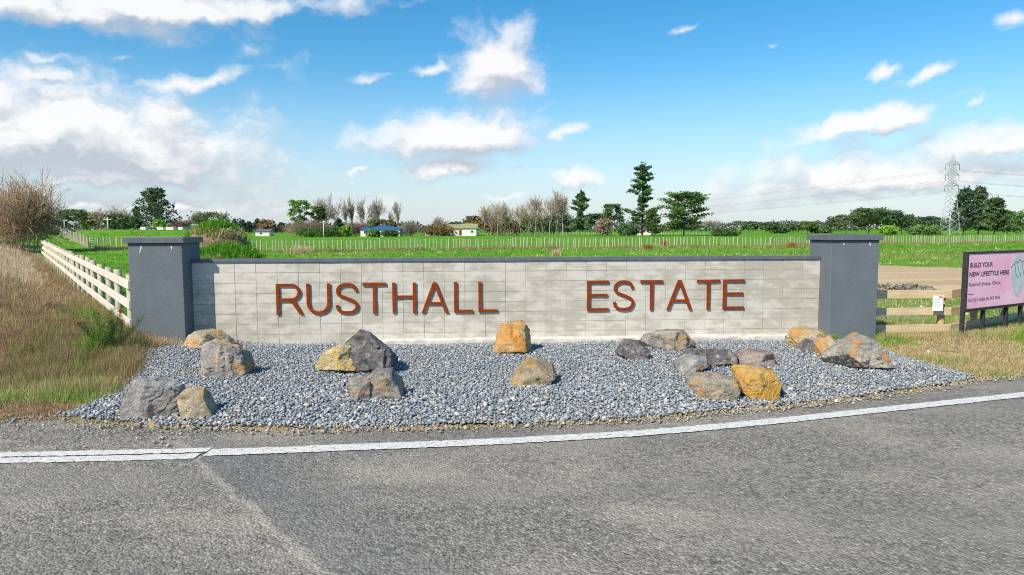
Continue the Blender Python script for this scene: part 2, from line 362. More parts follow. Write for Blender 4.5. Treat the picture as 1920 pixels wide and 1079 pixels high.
def h(x, y):
    """ground height"""
    x, y = np.asarray(x, float), np.asarray(y, float)
    z = .2 * sstep(x, -5.6, -6.8) * sstep(y, 10.6, 12.4) * (1 - sstep(y, 16, 26))
    left = fence_x(y) - x
    z = z + .50 * sstep(left, -.1, 3.2) * sstep(y, 10.5, 17) + .55 * sstep(left, 2, 10) * sstep(y, 18, 32) * (1 - .9 * sstep(y, 60, 90))
    a = x / np.maximum(y, 1)
    z = z + 2.3 * sstep(y, 48, 118) * sstep(a, -.36, -.47) * sstep(y, -1, 10)
    z = z + .06 * np.sin(x * .31 + 1.3) * np.cos(y * .23) * sstep(y, 20, 30)
    return np.where(y < road_edge(x) - .03, -.06, z)
def h1(x, y): return float(h(x, y))
DIRT = [tuple(G(a, b_)[:2]) for a, b_ in ((1560, 548), (1640, 551), (1800, 550), (1920, 547), (2150, 540), (2150, 520), (1920, 512), (1800, 502), (1700, 498), (1560, 494))]
VERGER = [(6.6, 9.9), (30, 22.2), (40, 34), (17.5, 20.6), (12.6, 16.5), (9.4, 14.3), (6.6, 14.5)]

def build_ground():
    ang = np.concatenate([np.arange(-180, -56, 4.0), np.arange(-56, 56, .5), np.arange(56, 180, 4.0)])
    rad = np.concatenate([[1.0], np.geomspace(2, 5.5, 12)[:-1], np.geomspace(5.5, 130, 170)[:-1], np.geomspace(130, 6000, 40)])
    A, Rr = np.meshgrid(np.radians(ang), rad, indexing='ij')
    x = np.sin(A) * Rr; y = np.cos(A) * Rr; z = h(x, y)
    rng = np.random.default_rng(3); z = z + np.where((z > -.02) & (Rr < 150), rng.normal(0, .012, z.shape), 0)
    na, nr = A.shape
    left = fence_x(y) - x
    dry = sstep(left, -.6, .3) * sstep(y, 5, 8) * (1 - sstep(y, 60, 75))
    dry = np.maximum(dry, (inside(VERGER, x, y) * .75)); dry = np.maximum(dry, .5 * sstep(x, 4, 7) * sstep(y, 12, 14) * (1 - sstep(y, 23, 27)))
    dry = np.maximum(dry, 1.0 * (np.abs(y - road_edge(x)) < .7)); dry = np.maximum(dry, inside([(-7.6, 12.2), (-5.4, 8), (-5.4, 13.4), (-7, 14)], x, y) * 1.0)
    dirt = inside(DIRT, x, y) * 1.0
    lush = sstep(y, 30, 36) * (1 - sstep(y, 70, 80)) * sstep(x, 12, 25)
    V = np.stack([x, y, z], -1).reshape(-1, 3)
    i = np.arange(na)[:, None]; j = np.arange(nr - 1)[None, :]; i2 = (i + 1) % na
    Fc = np.stack([i * nr + j, i * nr + j + 1, i2 * nr + j + 1, i2 * nr + j], -1).reshape(-1, 4)
    o = npobj('ground', V, Fc[:, ::-1], M_GROUND, col=np.stack([dry, dirt, lush], -1).reshape(-1, 3), smooth=True)
    tag(o, 'green paddock land with dry roadside verge and bare dirt', 'ground', kind='structure')
build_ground()

# road sheet up to the ragged seal edge
xs = np.concatenate([np.arange(-60, -9, 1.5), np.arange(-9, 11, .06), np.arange(11, 61, 1.5)])
rng = np.random.default_rng(5)
ey = road_edge(xs) + np.where(np.abs(xs) < 11, rng.normal(0, .015, xs.shape), 0) + .03 * np.sin(xs * 3.1)
rows = [1.0, .95, .8, .5, 0.0]
V = []; 
for k, r in enumerate(rows):
    yy = -45 + (ey + 45) * r if k else ey
    V.append(np.stack([xs, yy, np.full_like(xs, 0.0 if k else -.012)], -1))
V = np.concatenate(V); n = len(xs); i = np.arange(n - 1)
Fc = np.concatenate([np.stack([k * n + i, (k + 1) * n + i, (k + 1) * n + i + 1, k * n + i + 1], -1) for k in range(len(rows) - 1)])
tag(npobj('road', V, Fc, M_ROAD), 'grey chip seal road with worn patches and a pale seam', 'road', kind='structure')
LINE = [(-60, 1.6), (-20, 5.0), (-9, 6.35), (-5.04, 6.66), (-3.82, 6.73), (-2.59, 6.83), (-1.75, 6.93), (0, 7.15), (1.89, 7.53), (2.93, 7.83), (4.13, 8.22), (5.41, 8.64), (6.81, 9.10), (12, 11.2), (30, 20.5), (60, 38)]
def line_y(x):
    k = np.array([p[0] for p in LINE]); v = np.array([p[1] for p in LINE]); m = np.gradient(v, k)
    i = np.clip(np.searchsorted(k, x) - 1, 0, len(k) - 2); hh = k[i + 1] - k[i]; tt = (x - k[i]) / hh
    return (2 * tt**3 - 3 * tt**2 + 1) * v[i] + (tt**3 - 2 * tt**2 + tt) * hh * m[i] + (-2 * tt**3 + 3 * tt**2) * v[i + 1] + (tt**3 - tt**2) * hh * m[i + 1]
def stripe(name, x0, x1, o0, o1, label, z=.0025):
    xs = np.arange(x0, x1, .035); y = line_y(xs); rng = np.random.default_rng(9)
    a = y + o0 + rng.normal(0, .006, xs.shape); c_ = y + o1 + rng.normal(0, .006, xs.shape); n = len(xs)
    V = np.concatenate([np.stack([xs, a, np.full(n, z)], -1), np.stack([xs, c_, np.full(n, z)], -1)]); i = np.arange(n - 1)
    return tag(npobj(name, V, np.stack([i, i + 1, n + i + 1, n + i], -1), M_LINE), label, 'road marking', kind='structure')
xj = G(385, 850)[0]
stripe('edge_line', xj + .012, 40, -.105, .105, 'single white edge line curving along the pebble bed')
stripe('edge_line', -40, xj, .012, .155, 'upper strip of the doubled white edge line')
stripe('edge_line', -40, xj - .03, -.185, -.022, 'lower strip of the doubled white edge line')
# ------------------------------------------------------------------ entrance wall
wall = empty('entrance_wall', (WO[0], WO[1], 0), WTH)
tag(wall, 'long pale concrete block wall with rusted steel lettering and a charcoal cap', 'wall', kind='thing')
bm = bmesh.new(); box(bm, .003, .397, 0, .10, .003, .197, bevel=.003); bme = bpy.data.meshes.new('block'); bm.to_mesh(bme); bm.free(); bme.materials.append(M_BLOCK)
rr = random.Random(4)
for r in range(8):
    for k in range(31):
        o = bpy.data.objects.new('block', bme); link(o, wall)
        o.location = (k * .4 + rr.uniform(-.001, .001), rr.uniform(-.0025, .0025), r * .2)
        o.rotation_euler = (rr.uniform(-.004, .004), 0, rr.uniform(-.004, .004))
boxobj('mortar_core', (.002, 12.398, .007, .190, -.1, 1.598), M_MORTAR, wall)
boxobj('wall_cap', (.022, 12.352, -.028, .215, 1.60, 1.668), M_CAP, wall, .004)
boxobj('footing', (3.32, 12.35, -.30, -.003, -.15, .10), M_FOOT, wall, .012)

LH, SW, SB = .60, .062, .054                # letter height, upright and bar widths
def arc(cx, cy, rx, ry, a0, a1, n=14): return [(cx + rx * math.cos(R_(a0 + (a1 - a0) * i / n)), cy + ry * math.sin(R_(a0 + (a1 - a0) * i / n))) for i in range(n + 1)]
def offset_path(pts, w):
    P = np.array(pts); T = np.gradient(P, axis=0); T /= np.linalg.norm(T, axis=1, keepdims=True); N = np.stack([-T[:, 1], T[:, 0]], -1)
    return [tuple(q) for q in P + N * w / 2] + [tuple(q) for q in (P - N * w / 2)[::-1]]
def catmull(pts, m=8):
    P = [pts[0]] + list(pts) + [pts[-1]]; o = []
    for i in range(1, len(P) - 2):
        p0, p1, p2, p3 = (np.array(P[k]) for k in (i - 1, i, i + 1, i + 2))
        for j in range(m):
            q = j / m; o.append(tuple(.5 * ((2 * p1) + (-p0 + p2) * q + (2 * p0 - 5 * p1 + 4 * p2 - p3) * q * q + (-p0 + 3 * p1 - 3 * p2 + p3) * q ** 3)))
    o.append(tuple(pts[-1])); return o
def glyph(ch, w):
    t, s, H_ = SW, SB, LH
    if ch == 'L': return [[(0, 0), (w, 0), (w, s), (t, s), (t, H_), (0, H_)]]
    if ch == 'T':
        m = w / 2; return [[(m - t / 2, 0), (m + t / 2, 0), (m + t / 2, H_ - s), (w, H_ - s), (w, H_), (0, H_), (0, H_ - s), (m - t / 2, H_ - s)]]
    if ch == 'H':
        a, b_ = H_ * .49, H_ * .49 + s; return [[(0, 0), (t, 0), (t, a), (w - t, a), (w - t, 0), (w, 0), (w, H_), (w - t, H_), (w - t, b_), (t, b_), (t, H_), (0, H_)]]
    if ch == 'E':
        a, b_ = H_ * .475, H_ * .475 + s; return [[(0, 0), (w, 0), (w, s), (t, s), (t, a), (w * .94, a), (w * .94, b_), (t, b_), (t, H_ - s), (w, H_ - s), (w, H_), (0, H_)]]
    if ch == 'A':
        m = w / 2; k = (m - t * .54) / H_; tt = t * 1.04
        def li(y): return k * y
        a, b_ = H_ * .265, H_ * .265 + s * .95; top = H_ - tt / k * .43
        return [[(0, 0), (tt, 0), (li(a) + tt, a), (w - li(a) - tt, a), (w - tt, 0), (w, 0), (m + t * .54, H_), (m - t * .54, H_)],
                [(li(b_) + tt, b_), (m, min(H_ * .86, (m - tt) / k)), (w - li(b_) - tt, b_)]]
    if ch == 'U':
        r = w / 2; c_ = [(t / 2, H_)] + [(t / 2, H_ - i * (H_ - r) / 6) for i in range(1, 6)] + arc(r, r, r - t / 2, r - s / 2, 180, 360, 24) + [(w - t / 2, r + i * (H_ - r) / 6) for i in range(1, 6)] + [(w - t / 2, H_)]
        return [offset_path(c_, t)]
    if ch == 'S':
        q = [(.97, .76), (.87, .92), (.7, .985), (.48, 1.), (.26, .975), (.09, .88), (.04, .75), (.12, .63), (.35, .55), (.62, .475), (.87, .385), (.99, .25), (.93, .11), (.77, .025), (.52, 0), (.26, .02), (.08, .10), (0, .27)]
        return [offset_path(catmull([(t / 2 + a * (w - t), s / 2 + b_ * (H_ - s)) for a, b_ in q]), (t + s) / 2)]
    if ch == 'R':
        bw = w * .90; mid = H_ * .44; ro = (H_ - mid) / 2; cy = H_ - ro; ri = ro - s; xc = bw - ro * 1.05
        outer = [(0, 0), (t, 0), (t, mid), (w * .43, mid), (w * .56, mid - .03), (w - t * 1.16, 0), (w, 0), (w * .72, mid - .02), (w * .68, mid + .012)]
        return [outer + arc(xc, cy, ro * 1.05, ro, -80, 90, 16) + [(0, H_)], [(t, mid + s), (xc, mid + s)] + arc(xc, cy, ri * 1.05, ri, -90, 90, 14) + [(t, H_ - s)]]
LETTERS = [('R', 1.574, 2.088), ('U', 2.148, 2.603), ('S', 2.695, 3.143), ('T', 3.22, 3.675), ('H', 3.791, 4.248), ('A', 4.35, 4.873), ('L', 4.986, 5.35), ('L', 5.462, 5.838),
           ('E', 7.612, 8.045), ('S', 8.125, 8.567), ('T', 8.68, 9.136), ('A', 9.211, 9.733), ('T', 9.827, 10.293), ('E', 10.359, 10.798)]
def plate(name, loops, depth, mat, parent):
    """flat plate cut to 2D outlines (second loop a hole), standing in the local xz plane, front at y=0"""
    cu = bpy.data.curves.new(name, 'CURVE'); cu.dimensions = '2D'; cu.fill_mode = 'BOTH'; cu.extrude = depth / 2
    for lp in loops:
        sp = cu.splines.new('POLY'); sp.points.add(len(lp) - 1); sp.use_cyclic_u = True
        for q, pnt in zip(lp, sp.points): pnt.co = (q[0], q[1], 0, 1)
    tmp = bpy.data.objects.new(name + '_outline', cu); COL.objects.link(tmp)
    me = bpy.data.meshes.new_from_object(tmp.evaluated_get(bpy.context.evaluated_depsgraph_get()))
    bpy.data.objects.remove(tmp); bpy.data.curves.remove(cu)
    me.transform(Matrix.Translation((0, depth / 2, 0)) @ Matrix.Rotation(math.pi / 2, 4, 'X')); me.name = name
    me.materials.clear(); me.materials.append(mat)
    return link(bpy.data.objects.new(name, me), parent)
for k, (ch, a, b_) in enumerate(LETTERS):
    o = plate('letter', glyph(ch, b_ - a), .022, M_RUST, wall)
    o.location = (a, -.038, .588 + .0013 * k); o['label'] = 'rust brown steel letter ' + ch
    for dx, dz in ((SW / 2 if ch != 'T' else (b_ - a) / 2, .05), (SW / 2 if ch != 'T' else (b_ - a) / 2, LH - .05)):
        if ch in 'SAU' and dz < .3: dx = (b_ - a) / 2 if ch != 'A' else SW * .6
        if ch in 'SA' and dz > .3: dx = (b_ - a) / 2
        rod('stud', (dx, .018, dz), (dx, .042, dz), .007, .007, M_STEEL, o, 6)

def pillar(s0, label, marks):
    o = empty('gate_pillar', (*W(s0 + .485, -.01), 0), WTH); tag(o, label, 'pillar', 'charcoal entrance pillars', 'thing')
    boxobj('shaft', (-.485, .485, -.43, .43, -.25, 1.974), M_PLASTER, o, .012)
    boxobj('neck', (-.478, .478, -.423, .423, 1.972, 1.985), M_BLACK, o)
    boxobj('cap_slab', (-.535, .535, -.48, .48, 1.985, 2.092), M_CAP, o, .006)
    for (mx, mz, ln, lean) in marks:
        bm = bmesh.new(); rr = random.Random(mx)
        pts = [(mx + lean * q + rr.uniform(-.006, .006), mz - ln * q) for q in np.linspace(0, 1, 8)]
        w = [.016 * (1 - abs(q - .3)) for q in np.linspace(0, 1, 8)]
        L = [bm.verts.new((a - c_, -.4325, z_)) for (a, z_), c_ in zip(pts, w)]; Rv = [bm.verts.new((a + c_, -.4325, z_)) for (a, z_), c_ in zip(pts, w)]
        for i in range(7): bm.faces.new((L[i], L[i + 1], Rv[i + 1], Rv[i]))
        bmobj('lime_streak', bm, M_STREAK, o)
    return o
pillar(-.962, 'charcoal plaster pillar where the pale rail fence meets the wall', [(-.24, 1.93, .13, -.04), (.30, 1.93, .06, 0)])
pillar(12.358, 'charcoal plaster pillar next to the rough timber fence', [(-.24, 1.94, .05, .0), (.28, 1.94, .07, .03)])

# ------------------------------------------------------------------ pebble bed
def bed_z(x, y):
    dd = edgedist(BED[:16] + BED[16::3], x, y)
    z = .02 + .09 * sstep(dd, 0, .9) + .12 * sstep(x, -4.4, -6.2) * sstep(y, 10.2, 12.4)
    return z + .012 * np.sin(np.asarray(x) * 2.7) * np.cos(np.asarray(y) * 2.1)
gx, gy = np.meshgrid(np.arange(-6.8, 7.4, .12), np.arange(7.4, 14.3, .12), indexing='ij')
gz = np.where(inside(BED, gx, gy), bed_z(gx, gy) - .012, -.05); na, nr = gx.shape
V = np.stack([gx, gy, gz], -1).reshape(-1, 3); i = np.arange(na - 1)[:, None]; j = np.arange(nr - 1)[None, :]
Fc = np.stack([i * nr + j, (i + 1) * nr + j, (i + 1) * nr + j + 1, i * nr + j + 1], -1).reshape(-1, 4)
inb = inside(BED, V[:, 0], V[:, 1]); Fc = Fc[inb[Fc].all(1)]
bed = npobj('pebble_bed', V, Fc, M_BEDBASE, smooth=True)
tag(bed, 'bed of grey river pebbles between the wall and the road', 'pebble bed', kind='structure')
def sphere_base(seg, ring):
    v = [(0, 0, 1)] + [(math.sin(math.pi * r / ring) * math.cos(2 * math.pi * q / seg), math.sin(math.pi * r / ring) * math.sin(2 * math.pi * q / seg), math.cos(math.pi * r / ring)) for r in range(1, ring) for q in range(seg)] + [(0, 0, -1)]
    f = []; last = len(v) - 1
    for q in range(seg):
        f.append((0, 1 + q, 1 + (q + 1) % seg)); a = 1 + (ring - 2) * seg; f.append((last, a + (q + 1) % seg, a + q))
        for r in range(ring - 2):
            a, b_ = 1 + r * seg, 1 + (r + 1) * seg
            f += [(a + q, b_ + q, b_ + (q + 1) % seg), (a + q, b_ + (q + 1) % seg, a + (q + 1) % seg)]
    return np.array(v, float), np.array(f)
PEBCOL = np.array([(.22, .25, .285), (.27, .30, .33), (.33, .355, .375), (.40, .41, .41), (.175, .20, .235), (.46, .455, .43), (.42, .37, .30), (.30, .305, .28), (.25, .295, .33), (.62, .60, .56), (.44, .33, .23)])
PEBW = np.array([.14, .16, .17, .14, .07, .08, .04, .13, .06, .02, .01]); PEBW /= PEBW.sum()
def rot_mats(rng, n, tilt):
    a = rng.uniform(0, 2 * math.pi, n); tx = rng.normal(0, tilt, n); ty = rng.normal(0, tilt, n)
    ca, sa, cx, sx_, cy, sy = np.cos(a), np.sin(a), np.cos(tx), np.sin(tx), np.cos(ty), np.sin(ty)
    Z = np.zeros(n); O1 = np.ones(n)
    Rz = np.stack([ca, -sa, Z, sa, ca, Z, Z, Z, O1], -1).reshape(-1, 3, 3); Rx = np.stack([O1, Z, Z, Z, cx, -sx_, Z, sx_, cx], -1).reshape(-1, 3, 3); Ry = np.stack([cy, Z, sy, Z, O1, Z, -sy, Z, cy], -1).reshape(-1, 3, 3)
    return Rx @ Ry @ Rz
def stones(rng, ctr, size, flat, tilt, cols, seg=6, ring=4, rough=.12):
    bv, bf = sphere_base(seg, ring); n = len(ctr)
    sc = np.stack([size * rng.uniform(1.0, 1.45, n), size * rng.uniform(.75, 1.0, n), size * rng.uniform(flat[0], flat[1], n)], -1)
    v = bv[None] * (1 + rng.normal(0, rough, (n, len(bv), 1))) * sc[:, None, :]
    v = np.einsum('nij,nkj->nki', rot_mats(rng, n, tilt), v) + ctr[:, None, :]
    f = bf[None] + (np.arange(n) * len(bv))[:, None, None]
    return v.reshape(-1, 3), f.reshape(-1, 3), np.repeat(cols, len(bv), 0)
rng = np.random.default_rng(11)
st = .038
px_, py_ = np.meshgrid(np.arange(-6.7, 7.3, st), np.arange(7.5, 14.2, st)); px_ = px_.ravel(); py_ = py_.ravel()
px_ = px_ + rng.uniform(-.5, .5, px_.shape) * st; py_ = py_ + rng.uniform(-.5, .5, py_.shape) * st
k = inside(BED, px_, py_); px_, py_ = px_[k], py_[k]
size = np.clip(rng.lognormal(math.log(.0170), .27, len(px_)), .009, .032); z = bed_z(px_, py_) + rng.uniform(-.008, .018, len(px_))
cols = PEBCOL[rng.choice(len(PEBCOL), len(px_), p=PEBW)] * rng.uniform(.78, 1.14, (len(px_), 1))
cols = np.clip(cols * np.array([.97, 1.0, 1.03]), 0, .75)
nearp = py_ < 9.4
V, Fc, C = stones(rng, np.stack([px_, py_, z], -1)[nearp], size[nearp], (.5, .85), .35, cols[nearp], 5, 4)
V2, F2, C2 = stones(rng, np.stack([px_, py_, z], -1)[~nearp], size[~nearp], (.5, .85), .35, cols[~nearp], 4, 3)
V, Fc, C = np.concatenate([V, V2]), np.concatenate([Fc, F2 + len(V)]), np.concatenate([C, C2])
o = npobj('pebbles', V, Fc, M_PEB, bed, col=C, smooth=True); o['kind'] = 'stuff'
# the largest pebbles along the road side, one by one
k = np.argsort(-size / py_ * (1 + .5 * (py_ - road_edge(px_) < 1.2)))[:290]
protos = []
for q in range(24):
    c_ = PEBCOL[rng.choice(len(PEBCOL), 1, p=PEBW)] * rng.uniform(.8, 1.2)
    v, f, cc = stones(rng, np.zeros((1, 3)), np.array([1.0]), (.5, .8), .25, c_, 9, 6, .05); protos.append(npmesh('pebble', v, f, M_PEB, cc, True))
for q, i in enumerate(k):
    o = link(bpy.data.objects.new('pebble', protos[q % 24]), bed); s_ = float(size[i]) * rng.uniform(.9, 1.1)
    o.location = (px_[i] + rng.normal(0, .02), py_[i] + abs(rng.normal(0, .02)), z[i] + s_ * .3); o.scale = (s_, s_, s_); o.rotation_euler = (0, 0, rng.uniform(0, 6.28))
# loose chips and grit along the seal edge
n = 3200; x = rng.uniform(-9, 9.5, n); off = rng.normal(-.02, .10, n) + np.where(x < -3.5, np.abs(rng.normal(0, .35, n)) * -1, 0) * (rng.random(n) < .5)
y = road_edge(x) + off; s_ = np.clip(rng.lognormal(math.log(.011), .4, n), .005, .032)
cc = np.array([(.50, .45, .36), (.40, .38, .34), (.30, .31, .32), (.60, .56, .48), (.45, .36, .22)])[rng.integers(0, 5, n)] * rng.uniform(.5, 1.0, (n, 1))
V, Fc, C = stones(rng, np.stack([x, y, np.full(n, .004) + s_ * .3], -1), s_, (.5, .9), .5, cc, 5, 3, .15)
tag(npobj('edge_grit', V, Fc, M_CHIP, col=C), 'loose pale chips and grit along the road edge', 'gravel', kind='stuff')

# ------------------------------------------------------------------ boulders
def rockmat(name, a, c, patch, pa, dark=.35, pale=.2):
    m, t, b = mat_new(name); v = nd(t, 'ShaderNodeTexCoord').outputs['Object']; r = E(t, nd(t, 'ShaderNodeObjectInfo').outputs['Random'])
    off = nd(t, 'ShaderNodeCombineXYZ', {0: r * 40, 1: r * 17, 2: r * 9}).outputs[0]
    v = nd(t, 'ShaderNodeVectorMath', {0: v, 1: off}, operation='ADD').outputs[0]
    n1 = noi(t, v, 3.6, 7, .62); n2 = noi(t, v, 3.8, 7, .58); n3 = noi(t, scaled(t, v, (1, 1, 1.6)), 8, 9, .68); n4 = noi(t, v, 65, 6, .8)
    col = mixc(t, n1.step(.42, .58), a, c); col = mixc(t, n3.step(.50, .66) * min(.9, dark * 1.9), col, tuple(x * .30 for x in a))
    lo = 1 - pa; col = mixc(t, n2.step(.30 + .34 * lo, .40 + .34 * lo) * .72, col, patch)
    col = mixc(t, noi(t, v, 9, 9, .7).step(.55, .66) * min(.8, pale * 2.2), col, (.60, .585, .53)); col = mixc(t, n4.step(.53, .68) * .35, col, tuple(x * .5 for x in c))
    cr = E(t, nd(t, 'ShaderNodeTexVoronoi', {'Vector': nd(t, 'ShaderNodeVectorMath', {0: v, 1: nd(t, 'ShaderNodeTexNoise', {'Vector': v, 'Scale': 6.0}).outputs['Color']}, operation='ADD').outputs[0], 'Scale': 3.4}, feature='DISTANCE_TO_EDGE').outputs[0])
    crack = cr.step(.0, .035); col = mixc(t, crack * -.30 + .30, col, (.05, .045, .04))
    setc(t, b, col, .88); bump(t, b, n3 * 1.2 + n4 * .5 + crack * .1, 1.0, .06); return m
RM = dict(
    grey=rockmat('grey_boulder', (0.351, 0.344, 0.330), (0.519, 0.505, 0.477), (0.618, 0.281, 0.070), .18),
    greyor=rockmat('rust_spotted_boulder', (0.393, 0.378, 0.351), (0.561, 0.519, 0.448), (0.701, 0.323, 0.063), .40, .25, .25),
    tan=rockmat('tan_boulder', (0.505, 0.435, 0.308), (0.645, 0.561, 0.393), (0.729, 0.365, 0.070), .45, .3, .25),
    yellow=rockmat('olive_yellow_boulder', (0.618, 0.519, 0.267), (0.729, 0.631, 0.378), (0.772, 0.463, 0.098), .35, .15, .25),
    dark=rockmat('dark_boulder', (0.154, 0.152, 0.154), (0.281, 0.267, 0.260), (0.351, 0.238, 0.140), .2, .5, .28),
    mott=rockmat('mottled_boulder', (0.281, 0.267, 0.253), (0.477, 0.435, 0.378), (0.631, 0.393, 0.140), .28, .4, .3),
    orange=rockmat('orange_boulder', (.68, .38, .13), (.74, .50, .24), (0.800, 0.337, 0.043), .30, .15, .2),
    ochre=rockmat('ochre_boulder', (.72, .40, .075), (.78, .51, .16), (0.378, 0.308, 0.238), .22, .12, .25),
    brown=rockmat('brown_tan_boulder', (0.391, 0.322, 0.218), (0.540, 0.437, 0.299), (0.690, 0.380, 0.081), .38, .25, .2),
    rusty=rockmat('grey_rust_boulder', (.40, .36, .31), (.55, .49, .39), (.66, .37, .08), .42, .3, .25),
    red=rockmat('reddish_boulder', (0.378, 0.253, 0.197), (0.477, 0.407, 0.365), (0.561, 0.337, 0.183), .3, .3, .25))
ROCKS = [
 ((348, 616, 442, 660), 'tan', [(0, .25), (.1, .75), (.3, 1), (.6, .95), (.85, .55), (1, .1), (.95, 0), (.05, 0)], 'tan boulder with orange patches beside the pillar with the pale rail fence'),
 ((372, 639, 466, 711), 'greyor', [(0, .55), (.02, .88), (.15, 1), (.7, .93), (.9, .78), (1, .25), (.95, 0), (.15, 0)], 'blocky grey boulder with orange spots in front of the tan pillar boulder'),
 ((230, 704, 344, 789), 'grey', [(0, .72), (.15, 1), (.55, .97), (.9, .8), (1, .2), (.95, 0), (.05, .1)], 'large rough grey boulder at the road corner of the pebble bed by the dry grass'),
 ((328, 724, 394, 789), 'tan', [(0, .65), (.1, .87), (.45, 1), (.75, .85), (1, .2), (.95, 0), (.2, 0)], 'small tan boulder with rust face leaning at the large rough grey boulder'),
 ((592, 640, 690, 704), 'yellow', [(0, .3), (.15, .7), (.5, 1), (.9, .98), (1, .6), (1, 0), (.1, .08)], 'olive yellow boulder against the dark craggy boulder under the letters'),
 ((642, 620, 746, 705), 'dark', [(0, .6), (.1, .8), (.25, 1), (.5, .95), (.7, .65), (1, .38), (.97, .22), (.7, .08), (.3, 0), (.12, 0)], 'dark craggy boulder against the olive yellow boulder'),
 ((652, 701, 696, 754), 'mott', [(0, .8), (.2, 1), (.9, .95), (1, .5), (.95, 0), (.05, 0)], 'upright pale brown boulder pressed against a striped grey boulder'),
 ((684, 688, 754, 754), 'mott', [(0, .5), (.15, .9), (.35, 1), (.7, .92), (.95, .4), (1, .05), (.1, 0)], 'striped grey boulder pressed against the upright pale brown boulder'),
 ((926, 602, 994, 667), 'orange', [(0, .15), (.1, .6), (.28, .95), (.5, 1), (.85, 1), (.93, .6), (1, .1), (.95, 0), (.02, 0)], 'tall orange boulder standing at the wall between the two words'),
 ((955, 672, 1043, 726), 'brown', [(0, .1), (.1, .5), (.35, 1), (.6, .95), (.95, .55), (1, .25), (.85, 0), (.05, 0)], 'rounded brown grey boulder alone in the middle of the pebble bed'),
 ((1159, 635, 1218, 677), 'dark', [(0, .3), (.2, .85), (.4, 1), (.7, .95), (1, .45), (.95, .05), (.3, 0)], 'small blue grey boulder near the wall under the word beginning with E'),
 ((1212, 616, 1303, 660), 'mott', [(0, .4), (.1, .85), (.3, 1), (.75, 1), (.9, .7), (1, .3), (.85, 0), (.1, .15)], 'wide flat topped boulder with tan top against the wall footing'),
 ((1267, 665, 1332, 703), 'grey', [(0, .35), (.05, .7), (.3, 1), (.9, .9), (1, .4), (.6, 0), (.15, 0)], 'low grey boulder with a pale flat top beside the dark mottled boulder'),
 ((1298, 651, 1387, 692), 'dark', [(0, .5), (.1, 1), (.8, .95), (1, .5), (.95, .1), (.3, 0)], 'dark mottled boulder between the pale topped boulder and the reddish boulder'),
 ((1383, 654, 1456, 692), 'red', [(0, .2), (.15, .8), (.4, 1), (.9, .9), (1, .6), (.9, 0), (.05, 0)], 'low reddish boulder behind the ochre boulder'),
 ((1300, 700, 1394, 754), 'rusty', [(0, .6), (.1, .95), (.6, 1), (.9, .85), (1, .45), (.95, .15), (.3, 0), (.08, .05)], 'grey and orange boulder next to the ochre boulder'),
 ((1382, 687, 1468, 752), 'ochre', [(0, .85), (.05, .95), (.5, 1), (.85, .85), (1, .5), (.9, .1), (.75, 0), (.45, .03), (.1, .3)], 'bright ochre boulder with a grey side'),
 ((1480, 612, 1552, 656), 'tan', [(0, .55), (.12, .95), (.5, 1), (.85, .85), (1, .5), (.95, .1), (.3, 0), (.1, .1)], 'layered tan and rust boulder where the wall meets the pillar by the timber fence'),
 ((1500, 637, 1540, 663), 'dark', [(0, .3), (.3, 1), (.7, .9), (1, .4), (.9, 0), (.1, 0)], 'small dark rust stone under the layered boulder'),
 ((1534, 629, 1582, 672), 'tan', [(0, .5), (.2, .9), (.5, 1), (.8, .7), (1, .2), (.9, 0), (.1, 0)], 'tan boulder wedged between the layered boulder and the rounded boulder'),
 ((1564, 626, 1666, 698), 'greyor', [(0, .4), (.12, .7), (.35, .96), (.55, 1), (.78, .85), (.93, .4), (1, .1), (.9, 0), (.25, .05)], 'big rounded grey and brown boulder at the foot of the pillar by the timber fence')]
ICO = {}
for q in (5, 6):
    bmi = bmesh.new(); bmesh.ops.create_icosphere(bmi, subdivisions=q, radius=1); ICO[q] = (np.array([v.co for v in bmi.verts]), np.array([[v.index for v in f.verts] for f in bmi.faces])); bmi.free()
def hull2(pts):
    pts = sorted(set(pts)); 
    def half(ps):
        o = []
        for q in ps:
            while len(o) > 1 and (o[-1][0] - o[-2][0]) * (q[1] - o[-2][1]) - (o[-1][1] - o[-2][1]) * (q[0] - o[-2][0]) <= 0: o.pop()
            o.append(q)
        return o
    a, c_ = half(pts), half(pts[::-1]); return a[:-1] + c_[:-1]
